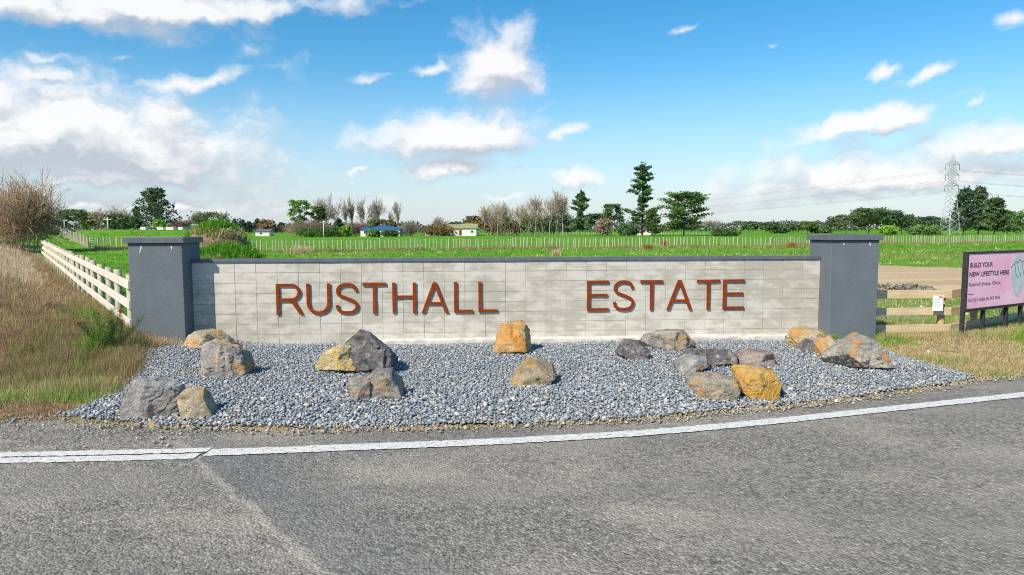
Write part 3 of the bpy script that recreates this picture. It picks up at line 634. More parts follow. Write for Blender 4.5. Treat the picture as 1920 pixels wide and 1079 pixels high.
def boulder(idx, bx, mk, prof, label):
    rng = np.random.default_rng(100 + idx); x0, y0, x1, y1 = bx; ICO_V, ICO_F = ICO[6 if (x1 - x0) * (y1 - y0) > 5200 else 5]
    zb_ = .06
    for _ in range(3):
        foot = G((x0 + x1) / 2, y1, zb_); zb_ = float(bed_z(foot[:1], foot[1:2])[0]) - .015
    Yf = foot[1]; dep = (x1 - x0) * Yf / F * rng.uniform(.66, .84); cy = Yf + dep * .50; w = (x1 - x0) * cy / F; sx = 1.0; hh = D((x0 + x1) / 2, y0, cy + dep * .12)[2] - zb_
    pl = []; P = hull2([(round((a - .5) * w * sx, 4), round((b_ - .5) * hh, 4)) for a, b_ in prof])
    for i in range(len(P)):
        a, b_ = np.array(P[i]), np.array(P[(i + 1) % len(P)]); e = b_ - a; n2 = np.array([e[1], -e[0]]); L = np.linalg.norm(n2)
        if L < 1e-6: continue
        n2 /= L; dd = n2 @ a; n3 = np.array([n2[0], rng.uniform(-.35, .15), n2[1]]); k_ = np.linalg.norm(n3); pl.append((n3 / k_, dd / k_ * 1.0))
    def polytope(nf, tight):
        P2 = list(pl)
        for sgn, m in ((-1, nf), (1, 3)):
            for q in range(m):
                n3 = np.array([rng.uniform(-1.0, 1.0), sgn, rng.uniform(-.35, .95)]); k_ = np.linalg.norm(n3); P2.append((n3 / k_, dep * .5 * rng.uniform(.70, 1.0) * tight * (1 + .12 * abs(n3[0])) / k_ + .02))
        for q in range(2):
            n3 = rng.normal(0, 1, 3); n3[2] = abs(n3[2]) * .7; n3[1] = -abs(n3[1]); n3 /= np.linalg.norm(n3); P2.append((n3, .5 * math.sqrt((n3[0] * w) ** 2 + (n3[1] * dep) ** 2 + (n3[2] * hh) ** 2) * rng.uniform(.80, .98)))
        Nn = np.array([q[0] for q in P2]); Dd = np.array([max(q[1], .05) for q in P2]); dot = dirs @ Nn.T
        return np.where(dot > 1e-4, Dd / np.maximum(dot, 1e-4), 1e9).min(1)
    dirs = ICO_V * np.array([w, dep, hh]); dirs /= np.linalg.norm(dirs, axis=1, keepdims=True)
    r = np.maximum(np.maximum(polytope(3, .98), polytope(3, 1.0)), polytope(4, .96))
    V = dirs * r[:, None]; s_ = max(w, hh); o3 = Vector(rng.uniform(-50, 50, 3))
    disp = np.array([mnoise.fractal(Vector(v) * (3.0 / s_) + o3, .8, 2.1, 6) for v in V]); rid = np.array([abs(mnoise.noise(Vector((v[0], v[1], v[2] * 1.8)) * (6.5 / s_) + o3)) + .5 * abs(mnoise.noise(Vector(v) * (15 / s_) + o3)) for v in V])
    ax = rng.normal(0, 1, 3); ax /= np.linalg.norm(ax); lay = (V @ ax) / s_ * 5.5 + disp * .7; led = np.abs((lay % 1.0) - .5) * 2
    V = V * (1 + (disp * .05 + (rid - .35) * .075 + (sstep(led, .0, .18) - .85) * .05)[:, None])
    V[:, 2] = np.maximum(V[:, 2], -hh * .5)
    o = npobj('boulder', V, ICO_F, RM[mk], None, smooth=False); tag(o, label, 'boulder', 'boulders on the pebble bed')
    X = (x0 + x1) / 2; X = D(X, 600, cy)[0]
    o.location = (X, cy, zb_ - .02 + hh * .5)
for i, q in enumerate(ROCKS): boulder(i, *q)

# ------------------------------------------------------------------ rail fences
def rail(parent, name, p0, p1, hgt, thk, mat, zt0, zt1):
    """board on edge between two plan points, its top at zt0..zt1"""
    p0, p1 = np.array(p0), np.array(p1); L = np.linalg.norm(p1 - p0)
    o = boxobj(name, (0, L, -thk / 2, thk / 2, -hgt, 0), mat, parent, .006)
    o.location = (p0[0], p0[1], zt0); o.rotation_euler = (0, -math.atan2(zt1 - zt0, L), math.atan2(p1[1] - p0[1], p1[0] - p0[0])); return o
rr = random.Random(21)
fd = np.array([-.72, 1.0]); fd /= np.linalg.norm(fd); fn = np.array([-fd[1], fd[0]])
fence = empty('rail_fence', (fence_x(13.4), 13.4, 0)); tag(fence, 'pale three rail fence running away past the dry bank', 'fence', kind='thing')
def FP(s_, n_=0.0): return np.array([fence_x(13.4), 13.4]) + fd * s_ + fn * n_
def rel(o, root): o.location = Vector(o.location) - root.location; return o
pm = None
for q in range(24):
    s_ = .55 + q * 1.9 + rr.uniform(-.06, .06); c_ = FP(s_, -.095); zb = .0045 * s_
    o = rod('post', (0, 0, -.6), (0, 0, 1.31), .082, .078, M_POSTG, fence); o.location = (c_[0], c_[1], zb + rr.uniform(-.03, .05)); rel(o, fence); o.rotation_euler = (rr.uniform(-.02, .02), rr.uniform(-.02, .02), rr.uniform(0, 6))
for top in (1.25, .87, .50):
    s_ = -.1; q = 0
    while s_ < 44:
        L = 5.68 if q else (.68 if top > .6 else 2.5); z0, z1 = top + .0045 * s_ + rr.uniform(-.008, .008), top + .0045 * (s_ + L) + rr.uniform(-.008, .008)
        rel(rail(fence, 'rail', FP(s_), FP(s_ + L), .172, .04, M_RAILW, z0, z1), fence); s_ += L + .012; q += 1
tf = empty('timber_fence', (7.3, 13.8, 0)); tag(tf, 'rough sawn timber rail fence with round posts behind the pink sign', 'fence', kind='thing')
cA = W(13.32, -.20); cB = np.array([9.12, 14.36]); dB = np.array([.835, .55]); dB /= np.linalg.norm(dB)
ZR = [(D(1700, a, 14.3)[2], D(1700, b_, 14.3)[2]) for a, b_ in ((544.4, 560), (577.5, 591.7), (609, 623.6))]
posts = [cA + (cB - cA) * .10, cB - np.array([.12, 0])] + [cB + dB * (1.30 + 1.45 * q) for q in range(14)]
for q, c_ in enumerate(posts):
    nrm = np.array([0, 1.0]) if q < 2 else np.array([-dB[1], dB[0]])
    o = rod('post', (0, 0, -.6), (0, 0, ZR[0][0] + rr.uniform(-.03, .01)), .075, .072, M_POSTT, tf); o.location = (*(c_ + nrm * .09), 0); rel(o, tf); o.rotation_euler = (0, 0, rr.uniform(0, 6))
for zt, zb in ZR:
    rel(rail(tf, 'rail', cA, cB, zt - zb, .045, M_RAILT, zt + rr.uniform(-.006, .006), zt + rr.uniform(-.01, .01)), tf)
    for q in range(4):
        a, b_ = cB + dB * (.02 + q * 4.9), cB + dB * (4.9 + q * 4.9); rel(rail(tf, 'rail', a, b_, zt - zb, .045, M_RAILT, zt + .012 * q, zt + .012 * q + .012), tf)
# notice stapled to the rails
pn = D(1758.5, 569, 14.22); nt = empty('notice_sheet', (pn[0], pn[1], pn[2])); tag(nt, 'small white notice with red heading fixed on the timber rails', 'notice')
nw, nh = 19.5 * 14.2 / F, 29 * 14.2 / F
boxobj('sheet', (-nw / 2, nw / 2, -.004, .004, -nh / 2, nh / 2), M_WHITE, nt)
def flat(name, parent, mat, x0, x1, z0, z1, y): return boxobj(name, (x0, x1, y - .0015, y + .0015, z0, z1), mat, parent)
flat('red_heading', nt, M_RED, nw * .08, nw * .42, nh * .36, nh * .45, -.0055)
for k in range(6): flat('print_line', nt, M_GREYT, -nw * .42, nw * (.38 - .12 * (k % 3)), nh * (.26 - .10 * k) - .006, nh * (.26 - .10 * k), -.0055)

# ------------------------------------------------------------------ pink sign
BA = R_(30); BT = np.array([math.cos(BA), math.sin(BA), 0]); BN = np.array([math.sin(BA), -math.cos(BA), 0])
B0 = D(1811, 560, 14.0); B0[2] = 0
def BP(px, py):
    r = ray(px, py); t_ = (B0 - CAM) @ BN / (r @ BN); p_ = CAM + r * t_; return float((p_ - B0) @ BT), float(p_[2])
zt, zb = BP(1813, 473)[1], BP(1809, 586)[1]; BWID = 2.46
sign = empty('billboard', (B0[0], B0[1], 0), BA); tag(sign, 'pink estate sale sign in a black timber frame on black legs', 'sign')
zt2, zb2 = zt - .045, zb + .06
boxobj('frame_stile', (0, .045, 0, .10, zb, zt), M_BLACK, sign, .004); boxobj('frame_stile', (BWID - .045, BWID, 0, .10, zb, zt), M_BLACK, sign, .004)
boxobj('frame_rail', (.046, BWID - .046, .001, .10, zt2, zt - .002), M_BLACK, sign, .004); boxobj('frame_rail', (.046, BWID - .046, .001, .10, zb + .002, zb2), M_BLACK, sign, .004)
boxobj('panel', (.046, BWID - .046, .012, .03, zb2 + .001, zt2 - .001), M_PINK, sign)
for px_l, py_l in ((1799, 634), (1846, 637), (1889, 632)):
    t_ = BP(px_l, 600)[0] + .06; boxobj('leg', (max(t_, .03) - .035, max(t_, .03) + .035, .032, .10, -.4, zb - .001), M_BLACK, sign, .004)
boxobj('leg', (BWID - .10, BWID - .03, .032, .10, -.4, zb - .001), M_BLACK, sign, .004)
def text(parent, s_, x0, x1, zc, cap, mat, y, bold=0.0):
    cu = bpy.data.curves.new('text', 'FONT'); cu.body = s_; cu.size = 1; cu.offset = bold; cu.extrude = 0.0
    tmp = bpy.data.objects.new('text_source', cu); COL.objects.link(tmp); me = bpy.data.meshes.new_from_object(tmp.evaluated_get(bpy.context.evaluated_depsgraph_get()))
    bpy.data.objects.remove(tmp); bpy.data.curves.remove(cu)
    co = np.array([v.co for v in me.vertices]); lo, hi = co.min(0), co.max(0); cuph = .73
    sx_ = (x1 - x0) / (hi[0] - lo[0]); sz = cap / cuph
    for v in me.vertices: v.co = Vector((x0 + (v.co.x - lo[0]) * sx_, y, zc + v.co.y * sz))
    me.materials.clear(); me.materials.append(mat); o = link(bpy.data.objects.new('text_line', me), parent); o['label'] = 'printed line reading ' + s_; return o
def tl(s_, pa, pb, cap, mat, bold):
    a, b_ = BP(*pa), BP(*pb); text(sign, s_, a[0], b_[0], a[1], cap, mat, .0085, bold)
tl('BUILD YOUR', (1820.2, 502), (1862.5, 499), .095, M_INK, .022); tl('NEW LIFESTYLE HERE', (1818.5, 519.5), (1893, 513), .095, M_INK, .022)
tl('Rusthall Estate, Okoia', (1817.5, 537.5), (1877, 532.5), .078, M_INK2, .004); tl("Call GJ's today 06 345 3563", (1815.5, 566.5), (1875.5, 560), .068, M_INK2, .004)
a, b_ = BP(1816.8, 552.5), BP(1826, 551.5); flat('rule', sign, M_INK2, a[0], b_[0], a[1] - .007, a[1] + .007, .009)
xi = BP(1896, 500)[0]
ill = plate('illustration', [[(xi + .02, zt2 - .52), (xi, zt2 - .30), (xi + .10, zt2 - .16), (xi + .22, zt2 - .06), (xi + .40, zt2 - .02), (xi + .58, zt2 - .10), (xi + .70, zt2 - .28), (xi + .66, zt2 - .56), (xi + .56, zt2 - .82), (xi + .38, zt2 - .97), (xi + .20, zt2 - .88), (xi + .10, zt2 - .72)]], .002, M_ILLU, sign); ill.location = (0, .0085, 0)
for k, pts in enumerate(([(0, -.30), (.04, -.33), (.09, -.26), (.14, -.25), (.18, -.30), (.24, -.46), (.34, -.56)], [(.14, -.25), (.20, -.20), (.28, -.24), (.36, -.40), (.46, -.52)], [(.28, -.24), (.36, -.16), (.46, -.22), (.54, -.40), (.60, -.52)], [(.46, -.22), (.56, -.2), (.68, -.30)])):
    l_ = plate('illustration_line', [offset_path(catmull([(xi + a, zt2 + c_) for a, c_ in pts], 5), .018)], .002, M_ILLUL, sign); l_.location = (0, .006, 0)

# ------------------------------------------------------------------ batten fences across the paddock
def batten_fence(name, label, path, pitch, nmax, hb, seed, post_every):
    P = np.array(path, float); seg = np.linalg.norm(np.diff(P, axis=0), axis=1); cum = np.concatenate([[0], np.cumsum(seg)]); root = empty(name, (*P[0], h1(*P[0])))
    tag(root, label, 'fence', kind='thing'); rr = random.Random(seed); meshes = []
    for q in range(4):
        bm = bmesh.new(); w = .034 + .008 * q; box(bm, -w, w, -.02, .02, -.25, hb * (1 + .02 * q), .005); me = bpy.data.meshes.new('batten'); bm.to_mesh(me); bm.free(); me.materials.append(M_BATTEN); meshes.append(me)
    bm = bmesh.new(); bmesh.ops.create_cone(bm, cap_ends=True, segments=8, radius1=.085, radius2=.075, depth=hb + .45); bm.transform(Matrix.Translation((0, 0, hb / 2 - .12))); pme = bpy.data.meshes.new('post'); bm.to_mesh(pme); bm.free(); pme.materials.append(M_POSTG)
    def at(s_): i = min(int(np.searchsorted(cum, s_, 'right')) - 1, len(seg) - 1); return P[i] + (P[i + 1] - P[i]) * (s_ - cum[i]) / seg[i], math.atan2(*(P[i + 1] - P[i])[::-1])
    s_, k = 0.0, 0
    while s_ < cum[-1] and k < nmax:
        (x, y), a = at(s_); me = pme if k % post_every == 0 else meshes[rr.randrange(4)]
        o = link(bpy.data.objects.new('post' if me is pme else 'batten', me), root); o.location = (x - P[0][0], y - P[0][1], h1(x, y) - h1(*P[0]) + rr.uniform(-.06, .06)); o.rotation_euler = (rr.uniform(-.05, .05), rr.uniform(-.06, .06), a)
        k += 1; s_ += pitch * rr.uniform(.55, 1.45)
    ss = np.arange(0, cum[-1], 2.0)
    for zz in (.25, .55, .85, 1.05):
        Q = np.array([[*at(v)[0], 0] for v in ss]); Q[:, 2] = h(Q[:, 0], Q[:, 1]) + zz; V, Fc = tube_arrays(Q[:-1], Q[1:], np.full(len(Q) - 1, .006), np.full(len(Q) - 1, .006), 3)
        o = npobj('wire', V - np.array([*P[0], h1(*P[0])]), Fc, M_WIRE, root)
    return root
MAINF = [G(185, 475)[:2], G(450, 473.5)[:2], G(960, 467)[:2], G(1440, 463.5)[:2], G(1540, 461)[:2], G(1930, 455)[:2]]
batten_fence('batten_fence', 'long batten and wire fence across the green paddock behind the wall', MAINF, .425, 296, 1.12, 31, 9)
LF = [G(166, 474)[:2], (-75, 112), (-112, 160)]
batten_fence('batten_fence', 'close batten fence along the foot of the grassy rise', LF, .40, 240, 1.1, 32, 8)
g0, g1 = G(170, 475), G(181, 475); gate = empty('field_gate', (g0[0], g0[1], h1(g0[0], g0[1])), math.atan2(g1[1] - g0[1], g1[0] - g0[0])); gl = float(np.linalg.norm(g1 - g0)); tag(gate, 'pale tubular gate between the two batten fences', 'gate')
for q in range(5): rod('gate_bar', (0, 0, .15 + .22 * q), (gl, 0, .15 + .22 * q), .022, .022, M_STEEL, gate, 6)
for q in (0, gl): rod('gate_upright', (q, 0, .05), (q, 0, 1.1), .03, .03, M_STEEL, gate, 6)
FARF = [(-60, 243), (-10, 243), (40, 241), (75, 238)]
batten_fence('post_fence', 'far post and wire fence along the house gardens', FARF, .85, 150, 1.1, 33, 3)

# ------------------------------------------------------------------ puddles, rubble, mound
def puddle(cx, cy, rx, ry, seed, label):
    rng = np.random.default_rng(seed); n = 40; a = np.linspace(0, 2 * math.pi, n, endpoint=False); r = 1 + .22 * np.sin(a * 3 + seed) + .15 * np.sin(a * 5 + seed * 2) + rng.normal(0, .06, n)
    V = np.concatenate([[[cx, cy, .014]], np.stack([cx + np.cos(a) * rx * r, cy + np.sin(a) * ry * r, np.full(n, .014)], -1)]); i = np.arange(n)
    tag(npobj('puddle', V, np.stack([np.zeros(n, int), 1 + i, 1 + (i + 1) % n], -1), M_WATER), label, 'puddle', kind='structure')
q = G(1695, 597); puddle(q[0], q[1], .55, .35, 1, 'shallow puddle behind the timber rails'); q = G(1893, 628); puddle(q[0], q[1], .42, .32, 2, 'shallow puddle below the pink sign'); q = G(1835, 619); puddle(q[0], q[1], .25, .25, 3, 'small puddle between the sign legs')
rng = np.random.default_rng(41); n = 600; u_ = rng.random(n); a, b_ = G(1648, 541), G(1745, 543); c0 = a[None] + (b_ - a)[None] * (u_[:, None] * 1.6 - .6); s_ = np.clip(rng.lognormal(math.log(.035), .45, n), .012, .10)
c0[:, 1] += rng.normal(0, .45, n); c0[:, 2] = s_ * .3 + .10 * np.exp(-((c0[:, 1] - a[1]) / .8) ** 2) * rng.random(n)
cc = np.array([(.15, .135, .12), (.22, .20, .17), (.10, .095, .09), (.34, .29, .22)])[rng.integers(0, 4, n)] * rng.uniform(.7, 1.2, (n, 1)); V, Fc, C = stones(rng, c0, s_, (.5, .9), .6, cc, 6, 4, .2)
tag(npobj('rubble_heap', V, Fc, M_CHIP, col=C), 'low heap of dark broken stone at the dirt clearing', 'rubble', kind='stuff')
n = 260; x = rng.uniform(6.9, 13, n); y = rng.uniform(10.5, 20, n); k = (y > road_edge(x) + .2); x, y = x[k], y[k]; n = len(x); s_ = np.clip(rng.lognormal(math.log(.022), .5, n), .01, .09)
V, Fc, C = stones(rng, np.stack([x, y, s_ * .3], -1), s_, (.5, .8), .5, np.array([[.6, .57, .50]]) * rng.uniform(.6, 1.1, (n, 1)), 6, 4, .18)
tag(npobj('verge_stones', V, Fc, M_CHIP, col=C), 'scattered pale stones on the verge by the pink sign', 'stones', kind='stuff')

mc = D(402, 440, 42.0); mc2 = D(424, 470, 38.0)
def mound_h(x, y):
    z = 2.75 * np.maximum(0, 1 - (((x - mc[0] - .1) / 2.5) ** 2 + ((y - mc[1]) / 2.6) ** 2)) ** .8
    z2 = 1.35 * np.maximum(0, 1 - (((x - mc2[0]) / 2.3) ** 2 + ((y - mc2[1]) / 2.0) ** 2)) ** .6
    z3 = 1.25 * np.maximum(0, 1 - (((x - mc[0] + 1.5) / 2.0) ** 2 + ((y - mc[1] - .5) / 2.0) ** 2)) ** .8
    return np.maximum(np.maximum(z, z2), z3)
gx, gy = np.meshgrid(np.linspace(mc[0] - 5.2, mc[0] + 4.6, 70), np.linspace(35.5, 45.5, 60), indexing='ij'); gz = mound_h(gx, gy)
gz = gz + np.array([[mnoise.noise(Vector((x * 1.3, y * 1.3, 0))) * .22 for x, y in zip(r1, r2)] for r1, r2 in zip(gx, gy)]) * (gz > 0) - .05 + h(gx, gy)
na, nr = gx.shape; i = np.arange(na - 1)[:, None]; j = np.arange(nr - 1)[None, :]
Fc = np.stack([i * nr + j, (i + 1) * nr + j, (i + 1) * nr + j + 1, i * nr + j + 1], -1).reshape(-1, 4)
tag(npobj('earth_mound', np.stack([gx, gy, gz], -1).reshape(-1, 3), Fc, M_CLAY, smooth=True), 'steep earth mound overgrown with bright green grass', 'mound', kind='structure')

# ------------------------------------------------------------------ grass
def blades(rng, P, hgt, wid, lean, cols, per=1, spread=.05):
    """triangular bent blades; P (n,3) tuft feet"""
    P = np.repeat(P, per, 0); n = len(P); hgt = np.repeat(np.broadcast_to(hgt, (n // per,)), per) * rng.uniform(.55, 1.15, n); cols = np.repeat(cols, per, 0); ix = np.arange(n); sw = rng.random(n) < .22; ix[sw] = rng.integers(0, n, sw.sum()); cols = cols[ix] * rng.uniform(.65, 1.3, (n, 1))
    P = P + np.stack([rng.normal(0, spread, n), rng.normal(0, spread, n), np.zeros(n)], -1); a = rng.uniform(0, 2 * math.pi, n); w = np.stack([np.cos(a), np.sin(a), np.zeros(n)], -1) * (np.broadcast_to(wid, (n,)) / 2)[:, None]
    b_ = rng.uniform(0, 2 * math.pi, n); L = hgt * np.abs(rng.normal(0, lean, n)); d = np.stack([np.cos(b_) * L, np.sin(b_) * L, np.zeros(n)], -1)
    up = np.zeros((n, 3)); up[:, 2] = hgt
    V = np.stack([P - w, P + w, P + d + up * .95], 1); Fc = (np.arange(n) * 3)[:, None] + np.arange(3)[None]
    return V.reshape(-1, 3), Fc, np.repeat(np.clip(cols, 0, 1), 3, 0)
def pick(rng, n, pal): return np.array(pal)[rng.integers(0, len(pal), n)]
STRAW = [(.70, .55, .30), (.78, .65, .40), (.60, .46, .24), (.82, .71, .48)]; BROWN = [(.34, .205, .12), (.42, .27, .165), (.26, .155, .09), (.48, .34, .22), (.36, .27, .17)]
OLIVE = [(.31, .34, .09), (.38, .38, .13), (.24, .30, .065), (.46, .40, .19)]; GREEN = [(.15, .38, .03), (.22, .46, .05), (.11, .30, .025), (.32, .48, .08)]; PALE = [(.78, .68, .52), (.84, .74, .60), (.70, .58, .42)]
VERT = [(.075, .30, .010), (.12, .37, .016), (.05, .24, .010), (.20, .40, .03)]
PILL = [tuple(W(a, b_)) for a, b_ in ((-1.0, .46), (.06, .46), (.06, -.5), (-1.0, -.5))]; PILR = [tuple(W(a, b_)) for a, b_ in ((12.3, .46), (13.4, .46), (13.4, -.5), (12.3, -.5))]
def clear(x, y): return ~inside(BED, x, y) & ~inside(PILL, x, y) & ~inside(PILR, x, y) & (y > road_edge(x) + .02)
def scatter(rng, n, px, py, zz=.1):
    """random feet spread evenly over a stretch of ground"""
    a = rng.uniform(*px, n); b_ = rng.uniform(*py, n); r = V_F[None] + V_R[None] * ((a - 960) / F)[:, None] + V_U[None] * ((539.5 - b_) / F)[:, None]
    p_ = CAM[None] + r * ((zz - CAMH) / r[:, 2])[:, None]; return p_[:, 0], p_[:, 1]
rng = np.random.default_rng(77)
x, y = scatter(rng, 60000, (-420, 360), (452, 792), .25); k = clear(x, y) & (fence_x(y) - x > -.05) & ((y > 13.0) | (x < -5.2)); x, y = x[k], y[k]
k = ~inside([(-7.4, 13.5), (-5.0, 13.5), (-5, 16), (-9, 16)], x, y); x, y = x[k], y[k]
e = y - road_edge(x); lf = fence_x(y) - x; nz = np.array([mnoise.noise(Vector((a * .55, b_ * .55, 3.3))) for a, b_ in zip(x, y)]); nz2 = np.array([mnoise.noise(Vector((a * 1.7, b_ * 1.7, 8.1))) for a, b_ in zip(x, y)]); u_ = rng.random(len(x)); ee = e + nz2 * .55 + nz * .5 + rng.normal(0, .15, len(x))
typ = np.where(ee < .45, 0, np.where(ee < .90, 1, np.where(ee < 1.7, 2, 3)))
far = (y > 22) & (lf > 1.2)
left = x < -7.2 - (y - 9) * .45
typ = np.where((typ == 3) & ~left & (nz + u_ * .5 > .05), 4, typ); typ = np.where(far & (nz * .8 + (y - 22) * .05 + u_ * .4 > .35), 5, typ); typ = np.where((typ == 3) & (u_ > .93), 4, typ); nz3 = np.array([mnoise.noise(Vector((a * 2.6, b_ * 2.6, 4.7))) for a, b_ in zip(x, y)]); typ = np.where((nz3 > .42) & (typ >= 2) & (typ < 5) & (u_ < .8) & ~left, 6, typ); typ = np.where((nz3 < -.45) & (typ >= 2) & (u_ < .8), 2, typ)
SPEC = [(BROWN + STRAW[:1], .07, .012, .5), (GREEN + STRAW[:2] + OLIVE[:2], .15, .010, .42), (STRAW[:3] + BROWN[3:] + OLIVE + GREEN[:1], .22, .009, .42), (BROWN + STRAW[:1] + OLIVE[3:], .20, .012, .55), (OLIVE[:3] + BROWN + BROWN + GREEN[:1], .25, .011, .5), (PALE + STRAW[:3] + BROWN[3:], .36, .011, .42), (GREEN + OLIVE[:2], .33, .012, .40)]
VV, FF, CC = [], [], []; base = 0
for q, (pal, hg, wd, ln) in enumerate(SPEC):
    m = typ == q; P = np.stack([x[m], y[m], h(x[m], y[m]) - .02], -1); sc_ = np.clip(y[m] / 11, .9, 2.6)
    v, f, c_ = blades(rng, P, hg * np.clip(1 + nz2[m] * .8, .4, 1.8), np.repeat(wd * sc_ * .8, 8), ln, pick(rng, m.sum(), pal), 8, .08); VV.append(v); FF.append(f + base); CC.append(c_); base += len(v)
tag(npobj('bank_grass', np.concatenate(VV), np.concatenate(FF), M_GRASS, col=np.concatenate(CC)), 'dry brown brush and straw grass covering the roadside bank', 'dry grass', kind='stuff')
# around the foot of the pillar by the pale fence
n = 700; q = np.array([W(rng.uniform(-1.25, .12), rng.uniform(.45, 1.05)) for _ in range(n)]); k = rng.random(n) < .9; P = np.stack([q[k, 0], q[k, 1], h(q[k, 0], q[k, 1]) - .01], -1)
v, f, c_ = blades(rng, P, .16, .011, .7, pick(rng, len(P), STRAW + BROWN[:2]), 6, .05); tag(npobj('pillar_grass', v, f, M_GRASS, col=c_), 'straw grass at the foot of the pillar by the pale fence', 'dry grass', kind='stuff')
# verge by the sign
x, y = scatter(rng, 17000, (1640, 2300), (600, 716), .03); k = clear(x, y); x, y = x[k], y[k]; nz = np.array([mnoise.noise(Vector((a * .8, b_ * .8, 5.3))) for a, b_ in zip(x, y)]); u_ = rng.random(len(x)); gm = (nz + u_ * .35 > .42) | ((y > 14.8) & (u_ > .35))
cols = np.where(gm[:, None], pick(rng, len(x), GREEN + OLIVE[:2]), pick(rng, len(x), STRAW[:3] + BROWN[3:] + OLIVE[3:])); hg = np.where(y > 13.4, .15, .075) * np.clip(1 + nz, .5, 1.6)
v, f, c_ = blades(rng, np.stack([x, y, h(x, y) - .01], -1), hg, .010, .7, cols, 8, .07); tag(npobj('verge_grass', v, f, M_GRASS, col=c_), 'short patchy dry and green grass on the verge below the pink sign', 'grass', kind='stuff')
# paddock grass: lush swathes and the long straw at the fence foot
x, y = scatter(rng, 20000, (-100, 2300), (458, 600), .05); k = clear(x, y) & (fence_x(y) - x < -.3) & ~inside(DIRT, x, y) & (y > 15.2); x, y = x[k], y[k]; nz = np.array([mnoise.noise(Vector((a * .12, b_ * .35, 1.3))) for a, b_ in zip(x, y)])
cols = np.where(((nz + rng.random(len(x)) * .25 > .34) | ((y < 25) & (x > 4) & (rng.random(len(x)) < .6)))[:, None], pick(rng, len(x), STRAW + OLIVE), pick(rng, len(x), VERT)); sc_ = np.clip(y / 20, .8, 4)
v, f, c_ = blades(rng, np.stack([x, y, h(x, y) - .02], -1), .10 + .05 * sc_, np.repeat(.016 * sc_, 6), .7, cols, 6, .14); tag(npobj('paddock_grass', v, f, M_GRASS, col=c_), 'bright green paddock grass tufts', 'grass', kind='stuff')
Pm = np.array(MAINF); s_ = rng.random(9000) * (len(Pm) - 1); i = s_.astype(int); f_ = s_ - i; q = Pm[i] + (Pm[i + 1] - Pm[i]) * f_[:, None]; x, y = q[:, 0], q[:, 1] + rng.normal(-.3, .55, 9000)
nz = np.array([mnoise.noise(Vector((a * .35, 2.0, 0))) for a in x]); cols = pick(rng, 9000, [(.42, .30, .16), (.50, .38, .22), (.34, .22, .12), (.40, .36, .14), (.22, .26, .07)])
v, f, c_ = blades(rng, np.stack([x, y, h(x, y) - .02], -1), np.clip(.34 + nz * .35, .12, .9), .045, .5, cols, 5, .15); tag(npobj('fence_grass', v, f, M_GRASS, col=c_), 'rank straw grass along the foot of the long batten fence', 'dry grass', kind='stuff')
# mound grass
n = 5200; x = rng.uniform(mc[0] - 5, mc[0] + 4.6, n); y = rng.uniform(35.8, 45, n); z = mound_h(x, y); top = (z > .25) & ((z > 1.9) | (y < 39.3) | (x < mc[0] - 1.2) | (rng.random(n) < .35)); x, y, z = x[top], y[top], z[top]
cols = np.where(((z > 1.55) & (z < 2.35) & (x > mc[0] - 1.0) & (y > 39))[:, None], pick(rng, len(x), OLIVE + STRAW[:2]), pick(rng, len(x), VERT))
v, f, c_ = blades(rng, np.stack([x, y, z - .06 + h(x, y)], -1), .30, .05, .7, cols, 8, .12); tag(npobj('mound_grass', v, f, M_GRASS, col=c_), 'bright green grass growing over the earth mound', 'grass', kind='stuff')
# weeds in the seal edge
x = np.concatenate([rng.normal(c_, .16, 10) for c_ in (-5.9, -4.6, 2.0, 5.4)]); y = road_edge(x) + rng.normal(.03, .07, len(x))
v, f, c_ = blades(rng, np.stack([x, y, np.full(len(x), .01)], -1), .045, .008, .6, pick(rng, len(x), GREEN + OLIVE), 5, .03); tag(npobj('edge_weeds', v, f, M_GRASS, col=c_), 'little green weeds along the edge of the seal', 'weeds', kind='stuff')
x = rng.normal(-4.35, .22, 60); y = rng.normal(10.1, .10, 60); v, f, c_ = blades(rng, np.stack([x, y, bed_z(x, y)], -1), .07, .010, 1.0, pick(rng, 60, STRAW + OLIVE), 8, .04); tag(npobj('grass_tuft', v, f, M_GRASS, col=c_), 'dry grass tuft growing through the pebbles behind the large grey boulder', 'grass tuft')
q = W(12.25, .75); x = rng.normal(q[0], .05, 30); y = rng.normal(q[1], .04, 30); v, f, c_ = blades(rng, np.stack([x, y, bed_z(x, y)], -1), .16, .011, .7, pick(rng, 30, GREEN), 8, .03); tag(npobj('grass_tuft', v, f, M_GRASS, col=c_), 'green grass tuft at the foot of the pillar by the timber fence', 'grass tuft')
for k_, (pxx, pyy, ww, hh, nm) in enumerate(((1215, 468, .6, .6, 'low orange tussock in front of the long batten fence'), (1247, 464, .4, .9, 'tall orange tussock against the long batten fence'), (1484, 464, .6, .7, 'rusty tussock in the batten fence near the pillar by the timber fence'), (560, 476, 1.0, .9, 'broad straw tussock behind the wall near the mound'), (443, 474, 1.0, 1.3, 'brown dead shrub at the end of the mound'), (1042, 480, .5, .5, 'small tan tussock poking over the wall cap'))):
    p_ = G(pxx, pyy); n = 160; x = rng.normal(p_[0], ww * .35, n); y = rng.normal(p_[1], ww * .3, n); v, f, c_ = blades(rng, np.stack([x, y, h(x, y)], -1), hh, .035, .45, pick(rng, n, [(.42, .20, .07), (.50, .29, .12), (.36, .17, .06)] if k_ < 3 else STRAW + BROWN[:1]), 5, .05)
    tag(npobj('tussock', v, f, M_GRASS, col=c_), nm, 'tussock', 'dry tussocks in the paddock')
